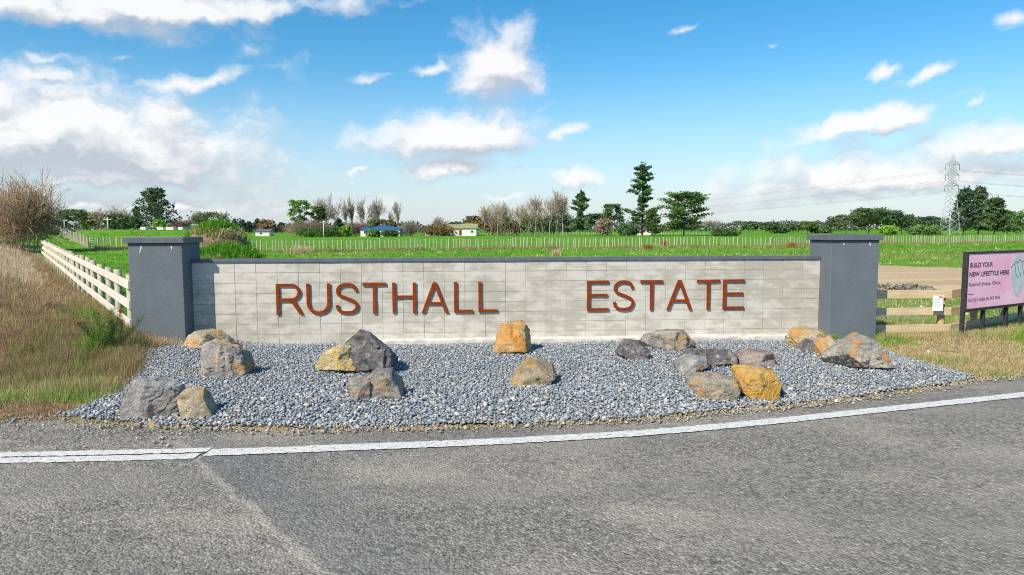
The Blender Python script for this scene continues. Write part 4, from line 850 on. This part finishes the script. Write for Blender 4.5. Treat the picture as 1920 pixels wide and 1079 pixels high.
# spiny bush by the pale fence
def spiny_bush(c0, label):
    rng = np.random.default_rng(55); root = empty('spiny_bush', (c0[0], c0[1], h1(c0[0], c0[1]))); tag(root, label, 'shrub'); S0, S1, R0, R1, LP, LC = [], [], [], [], [], []; heads = []
    for q in range(15):
        a = rng.uniform(0, 6.28); el_ = rng.uniform(.55, 1.35); L = rng.uniform(.40, .80); d = np.array([math.cos(a) * math.cos(el_) * 1.25, math.sin(a) * math.cos(el_) * .8, math.sin(el_)]); p_ = np.array([rng.normal(0, .12), rng.normal(0, .1), 0.0])
        for s_ in range(9):
            p2 = p_ + d * L / 9; d = d + np.array([rng.normal(0, .06), rng.normal(0, .06), .02]); S0.append(p_); S1.append(p2); R0.append(.010 * (1 - s_ / 11)); R1.append(.010 * (1 - (s_ + 1) / 11))
            if s_ > 1:
                m = 26; w_ = .055 * (1 - s_ / 14); LP.append(p_[None] + (p2 - p_)[None] * rng.random((m, 1)) + rng.normal(0, w_ * .6, (m, 3))); LC.append(np.tile(np.array([(.07, .19, .05), (.14, .28, .045), (.24, .33, .08)][q % 3]), (m, 1)))
            p_ = p2
        if q % 3 == 0: heads.append(p_)
    V, Fc = tube_arrays(S0, S1, R0, R1, 4); npobj('stems', V, Fc, M_BARK, root, col=np.tile((.20, .15, .08), (len(V), 1)))['kind'] = 'stuff'
    P = np.concatenate(LP); v, f, c_ = blades(rng, P, .055, .007, .9, np.concatenate(LC), 2, .01); npobj('foliage', v, f, M_LEAF, root, col=c_)
    for hd in heads: 
        v, f, c_ = blades(rng, np.tile(hd, (14, 1)) + rng.normal(0, .018, (14, 3)), .05, .012, 1.0, pick(rng, 14, [(.40, .16, .07), (.46, .22, .10)]), 4, .012); npobj('seed_head', v, f, M_LEAF, root, col=c_)
q = G(195, 668, .05); spiny_bush(q, 'dark green spiny bush with rusty seed heads on the dry bank')

# ------------------------------------------------------------------ trees
def leafquads(rng, P, size, cols, flat=0.0):
    n = len(P); a = rng.normal(0, 1, (n, 3)); a[:, 2] *= (1 - flat); a /= np.linalg.norm(a, axis=1, keepdims=True); b_ = np.cross(a, rng.normal(0, 1, (n, 3)) * np.array([1, 1, 1 - flat * .8])); b_ /= np.maximum(np.linalg.norm(b_, axis=1, keepdims=True), 1e-6)
    s_ = (np.broadcast_to(size, (n,)) * rng.uniform(.6, 1.3, n))[:, None]
    V = np.stack([P - a * s_ - b_ * s_ * .55, P + a * s_, P + b_ * s_ * .75], 1); return V.reshape(-1, 3), (np.arange(n) * 3)[:, None] + np.arange(3)[None], np.repeat(np.clip(cols, 0, 1), 3, 0)
class Segs:
    def __init__(s): s.a, s.b, s.r, s.q = [], [], [], []
    def add(s, p, p2, r0, r1): s.a.append(p); s.b.append(p2); s.r.append(r0); s.q.append(r1)
    def build(s, name, parent, col, k=4, rng=None):
        V, Fc = tube_arrays(s.a, s.b, s.r, s.q, k); c_ = np.repeat(np.array(col)[None] * (rng.uniform(.7, 1.25, (len(s.a), 1)) if rng is not None else np.ones((len(s.a), 1))), 2 * k, 0); return npobj(name, V, Fc, M_BARK, parent, col=c_)
def evergreen(kind, H_, R, rng, col, nleaf, leaf):
    """returns trunk segments and leaf positions with colours"""
    sg = Segs(); pts, cl = [], []; col = np.array(col)
    lean = rng.normal(0, .02, 2) * H_; nT = 8; tp = lambda z_: np.array([lean[0] * z_ ** 2, lean[1] * z_ ** 2, z_ * H_])
    tr = max(.018 * H_, .12)
    z0 = dict(pine=.08, tall=.14, cedar=.14, umbrella=.40, gum=.30, round=.18)[kind]; top = .97 if kind in ('pine', 'tall') else .80
    for q in range(nT): sg.add(tp(q / nT * top), tp((q + 1) / nT * top), tr * (1 - .85 * q / nT), tr * (1 - .85 * (q + 1) / nT))
    nb = dict(pine=64, tall=40, cedar=46, umbrella=40, gum=24, round=46)[kind]; per = max(8, int(nleaf / nb))
    for q in range(nb):
        z_ = z0 + (1 - z0) * (q + rng.random()) / nb; az_ = q * 2.39996 + rng.normal(0, .35)
        if kind == 'pine': L = R * (1.05 - z_) ** .62 * rng.uniform(.62, 1.08); ez = .30 + .45 * z_; fl = .30; sp = .17
        elif kind == 'tall': L = R * (.55 + .5 * math.sin(min(1, (1 - z_) * 1.25) * math.pi * .5)) * (.62 if .50 < z_ < .62 else 1) * (.75 if z_ > .85 else 1) * rng.uniform(.30, 1.05) * (.25 if .40 < z_ < .58 and rng.random() < .6 else 1); ez = .12 + .3 * z_; fl = .38; sp = .20
        elif kind == 'cedar': L = R * math.sqrt(max(.10, 1 - ((z_ - .52) / .60) ** 2)) * rng.uniform(.75, 1.03); ez = .10 + .22 * z_; fl = .16; sp = .22
        elif kind == 'umbrella': L = R * math.sqrt(max(.06, 1 - ((z_ - .42) / .60) ** 2)) * rng.uniform(.7, 1.05); ez = .35; fl = .35; sp = .24
        elif kind == 'gum': L = R * math.sqrt(max(.1, 1 - ((z_ - .62) / .42) ** 2)) * rng.uniform(.55, 1.0); ez = .65; fl = .55; sp = .22
        else: L = R * math.sqrt(max(.05, 1 - ((z_ - .45) / .57) ** 2)) * rng.uniform(.72, 1.02); ez = .25; fl = .75; sp = .26
        zb = max(.03, z_ - ez * L / H_ * .6) if kind in ('umbrella', 'gum', 'round') else z_ * .97
        b0 = tp(min(zb, top)); d = np.array([math.cos(az_), math.sin(az_), 0.0]); e_ = np.array([*(tp(z_)[:2]), 0]) + d * L; e_[2] = min(b0[2] + ez * L, H_ * (.99 if kind != 'cedar' else .985)); m_ = b0 * .5 + e_ * .5; m_[2] -= .04 * L
        sg.add(b0, m_, tr * .28, tr * .18); sg.add(m_, e_, tr * .18, tr * .05)
        t_ = rng.random(per) ** .65 * .82 + .20; mid = 1 - np.abs(t_[:, None] - .5) * 2; p_ = b0[None] * (1 - t_[:, None]) + e_[None] * t_[:, None] - np.array([0, 0, .04 * L])[None] * mid
        w = sp * R * (.35 + .65 * np.clip(L / R, .35, 1)); o = rng.normal(0, 1, (per, 3)) * w * .62; o[:, 2] *= fl
        if kind in ('gum', 'umbrella', 'round'): p_ = e_[None] * .80 + p_ * .20; o *= 1.35
        pts.append(p_ + o); cl.append(np.tile(col * 1.6 * rng.uniform(.6, 1.35), (per, 1)) * rng.uniform(.75, 1.25, (per, 1)))
    if kind in ('pine', 'tall'):
        n_ = per * 2; pts.append(np.array([*tp(.97)]) + rng.normal(0, 1, (n_, 3)) * np.array([.10 * R, .10 * R, .035 * H_])); cl.append(np.tile(col, (n_, 1)))
    P = np.concatenate(pts); P[:, 2] *= min(1.0, H_ / np.percentile(P[:, 2], 99.6)); P[:, 2] = np.maximum(P[:, 2], .02 * H_); return sg, P, np.concatenate(cl)
def bare(kind, H_, R, rng):
    big, twig = Segs(), Segs(); rmin = .046 if H_ > 8 or kind != 'thicket' else .017
    def grow(p, d, L, r, lv):
        nseg = 3 if lv < 3 else 2; cur = p
        for q in range(nseg):
            d = d + rng.normal(0, {'poplar': .08, 'spread': .12, 'thicket': .17}[kind], 3) + np.array([0, 0, .05 if lv else .0]); d = d / np.linalg.norm(d); nx = cur + d * L / nseg; r1 = max(rmin * .7, r * (1 - .16)); (big if lv < 2 else twig).add(cur, nx, r, r1); cur, r = nx, r1
            if lv < depth and (q or lv):
                for _ in range(2 if lv > 0 else 3):
                    if rng.random() < (.93 if kind == 'thicket' else .87):
                        sp = rng.uniform(.18, .42) if kind == 'poplar' else (rng.uniform(.35, .85) if kind == 'spread' else rng.uniform(.3, .8)); a = rng.uniform(0, 6.283); ax = np.cross(d, [math.cos(a), math.sin(a), .3]); ax /= np.linalg.norm(ax); nd_ = d * math.cos(sp) + ax * math.sin(sp); grow(cur, nd_, L * rng.uniform(.55, .82), max(rmin, r * .58), lv + 1)
    depth = 4
    if kind == 'thicket':
        near = R > 2.6 and H_ < 8; depth = 4 if near else 3
        for q in range(46 if near else 16):
            a = rng.uniform(0, 6.283); rr_ = R * math.sqrt(rng.random()) * .55; b0 = np.array([math.cos(a) * rr_, math.sin(a) * rr_ * .8, 0]); o = b0 / max(R, .1); dd_ = np.array([o[0] * .75 + rng.normal(0, .12), o[1] * .6 + rng.normal(0, .12), 1.0]); grow(b0, dd_ / np.linalg.norm(dd_), H_ * rng.uniform(.30, .42) * (1 - .35 * (rr_ / R) ** 2), .032, 1)
    else:
        ns = 1 if kind == 'poplar' else (1 if rng.random() < .6 else 2)
        for q in range(ns): d0_ = np.array([rng.normal(0, .08 + .15 * (ns > 1)), rng.normal(0, .06), 1.0]); grow(np.array([rng.normal(0, .3) * (ns > 1), 0, 0]), d0_ / np.linalg.norm(d0_), H_ * (.42 if kind == 'poplar' else .38), max(.012 * H_, .10), 0)
    A = np.array(big.b + twig.b); mz = A[:, 2].max(); mr = np.percentile(np.abs(A[:, 0]), 97); fx, fz = R / max(mr, .1), H_ / mz
    for s_ in (big, twig):
        s_.a = [np.array([v[0] * fx, v[1] * fx, v[2] * fz]) for v in s_.a]; s_.b = [np.array([v[0] * fx, v[1] * fx, v[2] * fz]) for v in s_.b]
    return big, twig
NAME = dict(pine='pine_tree', tall='pine_tree', cedar='cedar_tree', umbrella='evergreen_tree', gum='gum_tree', round='evergreen_tree', poplar='bare_tree', spread='bare_tree', thicket='bare_thicket')
DK, DG, MG, BG, OL, BR = (.058, .100, .048), (.080, .130, .055), (.10, .17, .05), (.16, .28, .045), (.15, .155, .06), (.26, .165, .10)
TAN, GRY, RED = (.42, .35, .27), (.38, .34, .29), (.33, .22, .16)
def tree(kind, px, wpx, top, Y, col, label, seed, nleaf=2600, leaf=None):
    rng = np.random.default_rng(1000 + seed); b_ = D(px, 440, Y); x = b_[0]; z_ = h1(x, Y); H_ = D(px, top, Y)[2] - z_; R = wpx * Y / F / 2
    root = empty(NAME[kind], (x, Y, z_ - .1), rng.uniform(-.3, .3)); tag(root, label, 'tree' if kind != 'thicket' else 'shrub', 'bare trees' if kind in ('poplar', 'spread', 'thicket') else 'evergreen trees')
    if kind in ('poplar', 'spread', 'thicket'):
        big, twig = bare(kind, H_, R, rng)
        if kind == 'thicket': big.build('stems', root, col, 4, rng)['kind'] = 'stuff'; twig.build('crown', root, col, 3, rng)['kind'] = 'stuff'
        else: big.build('trunk', root, col, 5, rng); twig.build('crown', root, col, 3, rng)
    else:
        sg, P, C = evergreen(kind, H_, R, rng, col, nleaf, leaf); sg.build('trunk', root, (.16, .12, .09), 5); v, f, c_ = leafquads(rng, P, leaf or max(.14, .0019 * Y), C); npobj('crown', v, f, M_LEAF, root, col=c_)
T = [
 ('thicket', 40, 138, 304, 62, (.46, .33, .22), 'big brown leafless thicket at the end of the dry bank'), ('thicket', -75, 130, 330, 66, (.44, .33, .22), 'leafless thicket beyond the big brown thicket'),
 ('round', 116, 34, 429, 95, (.06, .06, .045), 'low dark shrub at the end of the close batten fence'),
 ('pine', 118, 30, 397, 196, DK, 'small dark pine beside the rounded grey green tree on the rise'), ('umbrella', 144, 48, 391, 186, DG, 'rounded grey green tree on the rise behind a utility pole'),
 ('round', 170, 30, 397, 184, (.085, .12, .03), 'yellow green rounded tree next to the tan leafless tree'), ('spread', 188, 52, 388, 178, TAN, 'tan leafless tree in front of the yellow green tree'),
 ('round', 222, 46, 401, 180, DG, 'dense dark hedge tree beside the big dark conifer'), ('thicket', 226, 62, 380, 232, (.42, .33, .28), 'pale pinkish leafless thicket behind the dense dark hedge tree'),
 ('pine', 293, 92, 353, 168, DK, 'big dark spreading conifer on the grassy rise'), ('pine', 258, 26, 388, 172, DK, 'narrow dark conifer tucked beside the big spreading conifer'),
 ('round', 300, 17, 411, 160, BG, 'small lime green tree in front of the big spreading conifer'), ('spread', 342, 44, 412, 205, RED, 'low leafless tree beside the grey roofed house'),
 ('gum', 395, 66, 397, 190, (.12, .14, .07), 'open flat topped gum tree behind the earth mound'), ('round', 500, 24, 411, 300, BR, 'brown rounded tree near the small white shed'),
 ('gum', 562, 40, 371, 226, (.11, .20, .04), 'tall leaning green gum tree'), ('gum', 597, 30, 383, 228, (.07, .125, .03), 'shorter green gum tree before the broad leafless tree'),
 ('spread', 616, 46, 359, 236, GRY, 'broad leafless tree behind the green gums'), ('poplar', 600, 14, 368, 240, GRY, 'thin leafless poplar between the green gums'), ('thicket', 580, 84, 402, 224, (.33, .24, .19), 'reddish brown leafless thicket under the gums'),
 ('poplar', 650, 14, 372, 234, GRY, 'narrow columnar leafless poplar'), ('poplar', 663, 17, 361, 236, GRY, 'tall leafless poplar beside the columnar poplar'), ('poplar', 680, 24, 364, 235, GRY, 'forked leafless poplar above the blue roofed house'),
 ('spread', 713, 36, 367, 238, GRY, 'leafless tree right behind the blue roof'), ('spread', 731, 15, 395, 238, GRY, 'small leafless tree behind the blue roof'), ('poplar', 746, 20, 375, 238, GRY, 'slender leafless tree at the end of the blue roof'),
 ('thicket', 672, 44, 408, 228, (.30, .20, .16), 'brown thicket at the foot of the poplars'), ('pine', 636, 24, 411, 222, DK, 'dark small conifer beside the reddish thicket'), ('round', 648, 20, 424, 214, BG, 'bright green round bush beside the blue roofed house'),
 ('round', 604, 80, 425, 216, (.055, .11, .025), 'long clipped green hedge under the gums'), ('round', 725, 30, 411, 232, (.15, .125, .05), 'olive brown tree touching the blue roof'), ('round', 702, 24, 409, 233, MG, 'green tree peeking over the blue roof'),
 ('thicket', 768, 30, 408, 230, (.36, .30, .25), 'pale leafless thicket next to the blue roofed house'), ('spread', 819, 34, 403, 240, GRY, 'lone spreading leafless tree between the houses'), ('round', 820, 48, 421, 232, (.17, .125, .06), 'brown hedge tree under the lone leafless tree'),
 ('round', 855, 34, 417, 290, DK, 'dark evergreen behind the cream house'), ('umbrella', 893, 46, 404, 250, (.16, .12, .055), 'olive brown evergreen beside the cream house'),
 ('spread', 908, 34, 379, 238, TAN, 'pale leafless tree beside the cream house'), ('spread', 932, 38, 375, 236, TAN, 'pale leafless tree second along from the cream house'), ('spread', 957, 36, 374, 238, TAN, 'pale leafless tree third along from the cream house'), ('poplar', 978, 28, 381, 236, TAN, 'thin pale leafless tree third before the tall conifer clump'),
 ('poplar', 1003, 32, 361, 238, TAN, 'upright pale leafless tree second before the layered conifer'), ('spread', 1030, 40, 357, 240, TAN, 'wide pale leafless tree before the layered conifer'), ('poplar', 1055, 36, 352, 242, TAN, 'tallest pale leafless tree beside the layered conifer'),
 ('round', 1000, 60, 402, 262, DG, 'dark evergreen mass behind the pale leafless trees'), ('round', 1048, 54, 400, 258, DK, 'dark evergreen behind the tallest pale leafless tree'), ('round', 945, 60, 410, 264, (.13, .10, .05), 'brown tree mass behind the pale leafless trees'),
 ('spread', 919, 40, 384, 246, TAN, 'pale leafless tree behind the olive brown evergreen'), ('spread', 944, 36, 382, 248, TAN, 'pale leafless tree behind the brown tree mass'), ('spread', 990, 40, 372, 246, TAN, 'pale leafless tree in the thick of the grove before the upright one'), ('spread', 1017, 40, 366, 247, TAN, 'pale leafless tree behind the wide one'), ('spread', 1042, 44, 360, 248, TAN, 'pale leafless tree behind the tallest one'), ('spread', 700, 34, 374, 244, GRY, 'leafless tree behind the forked poplar'), ('spread', 630, 34, 368, 244, GRY, 'leafless tree behind the broad leafless tree'),
 ('round', 700, 22, 431, 214, MG, 'small green shrub against the long white house'), ('round', 733, 26, 432, 216, DG, 'dark hedge shrub against the end of the long white house'),
 ('tall', 1087, 40, 361, 226, DG, 'layered conifer at the end of the pale leafless trees'), ('umbrella', 1122, 42, 399, 255, DK, 'dark evergreen between the layered conifer and the mop headed pine'), ('round', 1130, 28, 410, 224, (.26, .21, .16), 'pinkish brown bush between the conifers'),
 ('umbrella', 1147, 36, 375, 230, DG, 'mop headed pine leaning beside the tallest pine'), ('tall', 1204, 66, 310, 220, (.062, .115, .045), 'tallest pine with a ragged open crown'), ('pine', 1223, 42, 393, 212, (.075, .115, .035), 'olive green cypress at the foot of the tallest pine'), ('round', 1178, 36, 420, 214, DG, 'dark shrub at the foot of the tallest pine'),
 ('cedar', 1282, 84, 354, 214, (.080, .145, .045), 'broad layered cedar next to the tallest pine'), ('spread', 1336, 40, 408, 240, GRY, 'grey leafless tree beyond the broad cedar'), ('round', 1360, 46, 428, 205, (.06, .11, .03), 'low dark green bush beyond the broad cedar'), ('umbrella', 1404, 28, 416, 305, DG, 'second rounded tree of the far row after the low bush'), ('umbrella', 1442, 32, 417, 300, DK, 'rounded dark tree above the pinkish brown bush'), ('round', 1462, 28, 422, 310, DG, 'short rounded tree in the far row'), ('umbrella', 1487, 30, 420, 300, DG, 'rounded tree of the far row next before the domed one'), ('umbrella', 1514, 36, 416, 300, MG, 'domed tree of the far row nearest the pillar'), ('round', 1540, 34, 424, 300, DG, 'rounded tree hidden partly behind the pillar cap'),
 ('umbrella', 1586, 62, 404, 258, (.09, .115, .062), 'grey green spreading tree at the start of the big grove'), ('umbrella', 1628, 70, 390, 255, DG, 'tallest domed tree of the big grove'), ('umbrella', 1662, 66, 395, 256, DK, 'dark domed tree of the big grove'), ('umbrella', 1690, 46, 402, 258, DG, 'smaller domed tree at the end of the big grove'),
 ('umbrella', 1725, 70, 407, 330, (.050, .085, .045), 'hazy grove tree between the big grove and the pylon'), ('round', 1665, 26, 423, 205, BG, 'bright green bush in front of the big grove'), ('round', 1735, 46, 421, 210, MG, 'green hedge bush at the pylon foot'), ('pine', 1806, 62, 354, 236, DK, 'tall dark pine beside the pylon'), ('pine', 1834, 66, 351, 240, DG, 'tallest dark pine of the clump by the pylon'), ('pine', 1864, 62, 372, 236, DG, 'dark pine on the falling side of the pylon clump'), ('pine', 1888, 52, 396, 238, DK, 'lowest dark pine of the pylon clump'), ('round', 1926, 50, 394, 200, MG, 'rounded green tree beyond the pylon pines'), ('pine', 1990, 90, 370, 230, DK, 'dark pine further along from the pylon pines')]
for i, q in enumerate(T):
    big_ = q[0] in ('pine', 'tall', 'cedar', 'umbrella'); tree(*q, seed=i, nleaf=6500 if q[0] in ('tall', 'cedar') else 3500 if q[2] > 55 and big_ else 1650)
for i, (px, w_, tp_) in enumerate(((428, 20, 414), (441, 18, 411), (455, 22, 413), (468, 18, 416), (483, 20, 411), (512, 20, 415), (527, 22, 418))):
    tree('pine', px, w_, tp_, 440, (.045, .075, .048), 'far plantation pine on the skyline beyond the earth mound', 300 + i, 700, .7)
# wooded skyline far off
rng = np.random.default_rng(8); n = 26000; a = rng.uniform(-.95, .95, n); Yw = rng.uniform(430, 620, n); top = 6.5 + 4.0 * np.array([mnoise.noise(Vector((v * 22, 0, 0))) + .5 * mnoise.noise(Vector((v * 70, 3, 0))) for v in a]); P = np.stack([a * Yw, Yw, np.maximum(.3, rng.random(n) ** .7 * top)], -1)
v, f, c_ = leafquads(rng, P, .9, np.array([(.05, .075, .045), (.06, .085, .05), (.10, .09, .06)])[rng.integers(0, 3, n)] * rng.uniform(.7, 1.3, (n, 1))); tag(npobj('far_wood', v, f, M_LEAF, col=c_), 'low wooded skyline far beyond the paddocks', 'woodland', kind='stuff')

# ------------------------------------------------------------------ houses
def house(px, wpx, Y, hw, rise, depth, wallm, roofm, label, hip=True, wins=(), rz=0.0, cat='house'):
    b_ = D(px, 440, Y); z_ = h1(b_[0], Y); w = wpx * Y / F; root = empty('house' if cat == 'house' else 'shed', (b_[0], Y, z_), rz); tag(root, label, cat)
    boxobj('wall', (-w / 2, w / 2, 0, depth, -.5, hw), wallm, root); e = .45; ri = depth / 2 if hip else -e
    v = [(-w / 2 - e, -e, hw), (w / 2 + e, -e, hw), (w / 2 + e, depth + e, hw), (-w / 2 - e, depth + e, hw), (-w / 2 + ri, depth / 2, hw + rise), (w / 2 - ri, depth / 2, hw + rise)]; bm = bmesh.new(); V = [bm.verts.new(q) for q in v]
    for f in ((0, 1, 5, 4), (2, 3, 4, 5), (1, 2, 5), (3, 0, 4), (3, 2, 1, 0)): bm.faces.new([V[k] for k in f])
    bmobj('roof', bm, roofm, root)
    for (x0, x1, z0, z1, dr) in wins:
        o = boxobj('door' if dr else 'window', (x0 * w, x1 * w, -.06, -.003, z0, z1), M_WEATHER if not dr else M_CREAM, root); boxobj('pane', (x0 * w + .1, x1 * w - .1, -.075, -.062, z0 + .1, z1 - .1), M_PANE, o)
    return root
house(718, 62, 226, 2.3, 1.35, 8, M_WEATHER, M_BLUER, 'long white house with a bright blue roof', True, [(-.44, -.36, .9, 2.0, 0), (-.20, -.12, .2, 2.1, 1), (.0, .10, .9, 2.0, 0), (.2, .32, .9, 2.0, 0)])
house(686, 20, 222, 2.3, .9, 4, M_WEATHER, M_BLUER, 'small white lean wing with a blue roof beside the long house', True, [(-.2, .2, .9, 1.9, 0)])
house(866, 54, 236, 2.5, 1.5, 7, M_CREAM, M_GREENR, 'cream cottage with an olive roof', False, [(-.4, -.3, .9, 1.9, 0), (-.1, .0, .2, 2.0, 1)])
house(880, 26, 231, 2.6, 1.5, 4, M_WEATHER, M_GREENR, 'white gabled shed beside the cream cottage', False, [(.1, .3, 1.0, 1.9, 0)], cat='shed')
house(355, 40, 205, 2.2, 1.8, 9, M_WEATHER, M_GREYR, 'grey tiled house on the rise beside the mound', True, [(-.3, -.1, .8, 1.8, 0)])
house(492, 26, 250, 1.8, .8, 5, M_WEATHER, M_GREYR, 'small white shed beyond the mound', False, [(-.2, .0, .6, 1.4, 0)], cat='shed')
house(1200, 40, 238, 2.5, 1.4, 6, M_WEATHER, M_GREYR, 'white house half hidden behind the tallest pine', False, [(-.3, -.15, .9, 1.9, 0), (.1, .25, .9, 1.9, 0)])
house(807, 22, 238, 2.0, .9, 5, M_WEATHER, M_GREYR, 'low pale shed between the two houses', False, [(-.1, .2, .6, 1.5, 0)], cat='shed')
for k, (px, w_) in enumerate(((300, 12), (318, 14), (268, 10), (338, 9))):
    b_ = D(px, 432, 142); z_ = h1(b_[0], 142); o = empty('water_trough', (b_[0], 142, z_)); w = w_ * 142 / F; boxobj('tank', (-w / 2, w / 2, 0, 1.2, -.2, .55), M_WEATHER, o, .05); boxobj('tank_lid', (-w / 2 - .05, w / 2 + .05, -.05, 1.25, .552, .62), M_FOOT, o, .02)
    tag(o, ['low pale tank under the lime green tree', 'widest low pale tank beyond the lime green tree', 'low pale tank under the narrow dark conifer', 'smallest low pale tank beside the grey tiled house'][k], 'tank', 'pale tanks on the rise')

# ------------------------------------------------------------------ utility poles, pylon, power lines
for px, top, Y, lab in ((122, 411, 172, 'utility pole in front of the rounded grey green tree'), (203, 408, 150, 'utility pole in front of the dense dark hedge tree'), (607, 414, 200, 'utility pole in front of the green hedge')):
    b_ = D(px, 440, Y); z_ = h1(b_[0], Y); H_ = D(px, top, Y)[2] - z_; o = empty('utility_pole', (b_[0], Y, z_)); tag(o, lab, 'utility pole', 'timber utility poles'); rod('pole', (0, 0, -.3), (0, 0, H_), .17, .13, M_FOOT, o, 8); boxobj('crossarm', (-.9, .9, -.24, -.16, H_ - .5, H_ - .34), M_FOOT, o)
PY_Y = 212.0; pb = D(1780, 440, PY_Y); pz = h1(pb[0], PY_Y); PH = D(1779, 288, PY_Y)[2] - pz
pyl = empty('power_pylon', (pb[0], PY_Y, pz), R_(14)); tag(pyl, 'grey steel lattice power pylon in front of the dark pines', 'pylon')
def zpx(py): return D(1779, py, PY_Y)[2] - pz
def hwid(z_): return float(np.interp(z_, [0, zpx(352), zpx(308), PH], [2.0, .74, .60, .08]))
cor = lambda z_, i: np.array([(-1, 1, 1, -1)[i] * hwid(z_), (-1, -1, 1, 1)[i] * hwid(z_), z_])
def members(name, prs, r):
    V, Fc = tube_arrays([a for a, _ in prs], [b_ for _, b_ in prs], np.full(len(prs), r), np.full(len(prs), r), 4); return npobj(name, V, Fc, M_STEEL, pyl)
lv = list(np.concatenate([np.linspace(0, zpx(352), 10), np.linspace(zpx(352), zpx(308), 9)[1:], np.linspace(zpx(308), PH, 5)[1:]]))
for i in range(4): members('leg', [(cor(a, i), cor(b_, i)) for a, b_ in zip(lv[:-1], lv[1:])], .085)
for i in range(4):
    j = (i + 1) % 4; members('bracing', [pr for a, b_ in zip(lv[:-1], lv[1:]) for pr in ((cor(a, i), cor(b_, j)), (cor(a, j), cor(b_, i)))], .048)
arms = []
for pyy in (308, 328.5, 348.5):
    z_ = zpx(pyy); wv_ = 15.5 * PY_Y / F
    for sg_ in (-1, 1):
        tipp = np.array([sg_ * wv_, 0, z_]); prs = [(np.array([sg_ * hwid(z_), y_ * hwid(z_), z_]), tipp) for y_ in (-1, 1)] + [(np.array([sg_ * hwid(z_ + .9), y_ * hwid(z_ + .9), z_ + .9]), tipp) for y_ in (-1, 1)]
        for q in (.35, .68): prs += [(prs[0][0] * (1 - q) + tipp * q, prs[2][0] * (1 - q) + tipp * q), (prs[1][0] * (1 - q) + tipp * q, prs[0][0] * (1 - q) + tipp * q)]
        members('crossarm', prs, .085); rod('insulator', tipp, tipp - np.array([0, 0, 1.75]), .075, .075, M_GLASSI, pyl, 6); arms.append(tipp - np.array([0, 0, 1.75]))
bpy.context.view_layer.update(); Mw = pyl.matrix_world
def cable(p, q, sag, label):
    n = 40; t_ = np.linspace(0, 1, n + 1)[:, None]; Q = p[None] * (1 - t_) + q[None] * t_; Q[:, 2:3] -= 4 * sag * t_ * (1 - t_); V, Fc = tube_arrays(Q[:-1], Q[1:], np.full(n, .032), np.full(n, .032), 3); tag(npobj('power_line', V, Fc, M_WIRE), label, 'power line', 'conductors strung from the pylon')
SIDE = ['at the grove end', 'at the pines end']; ARM = ['top', 'middle', 'lowest']
for ai, a in enumerate(arms):
    w_ = np.array(Mw @ Vector(a)); off = (Mw.to_3x3() @ Vector(a)); cable(w_, w_ + np.array([240, 8, 0]), 5.0, f'cable from the {ARM[ai // 2]} crossarm {SIDE[ai % 2]}, running on over the dark pines'); cable(w_, w_ + np.array([-135, 560, -4]), 3.0, f'cable from the {ARM[ai // 2]} crossarm {SIDE[ai % 2]}, running away over the far grove')
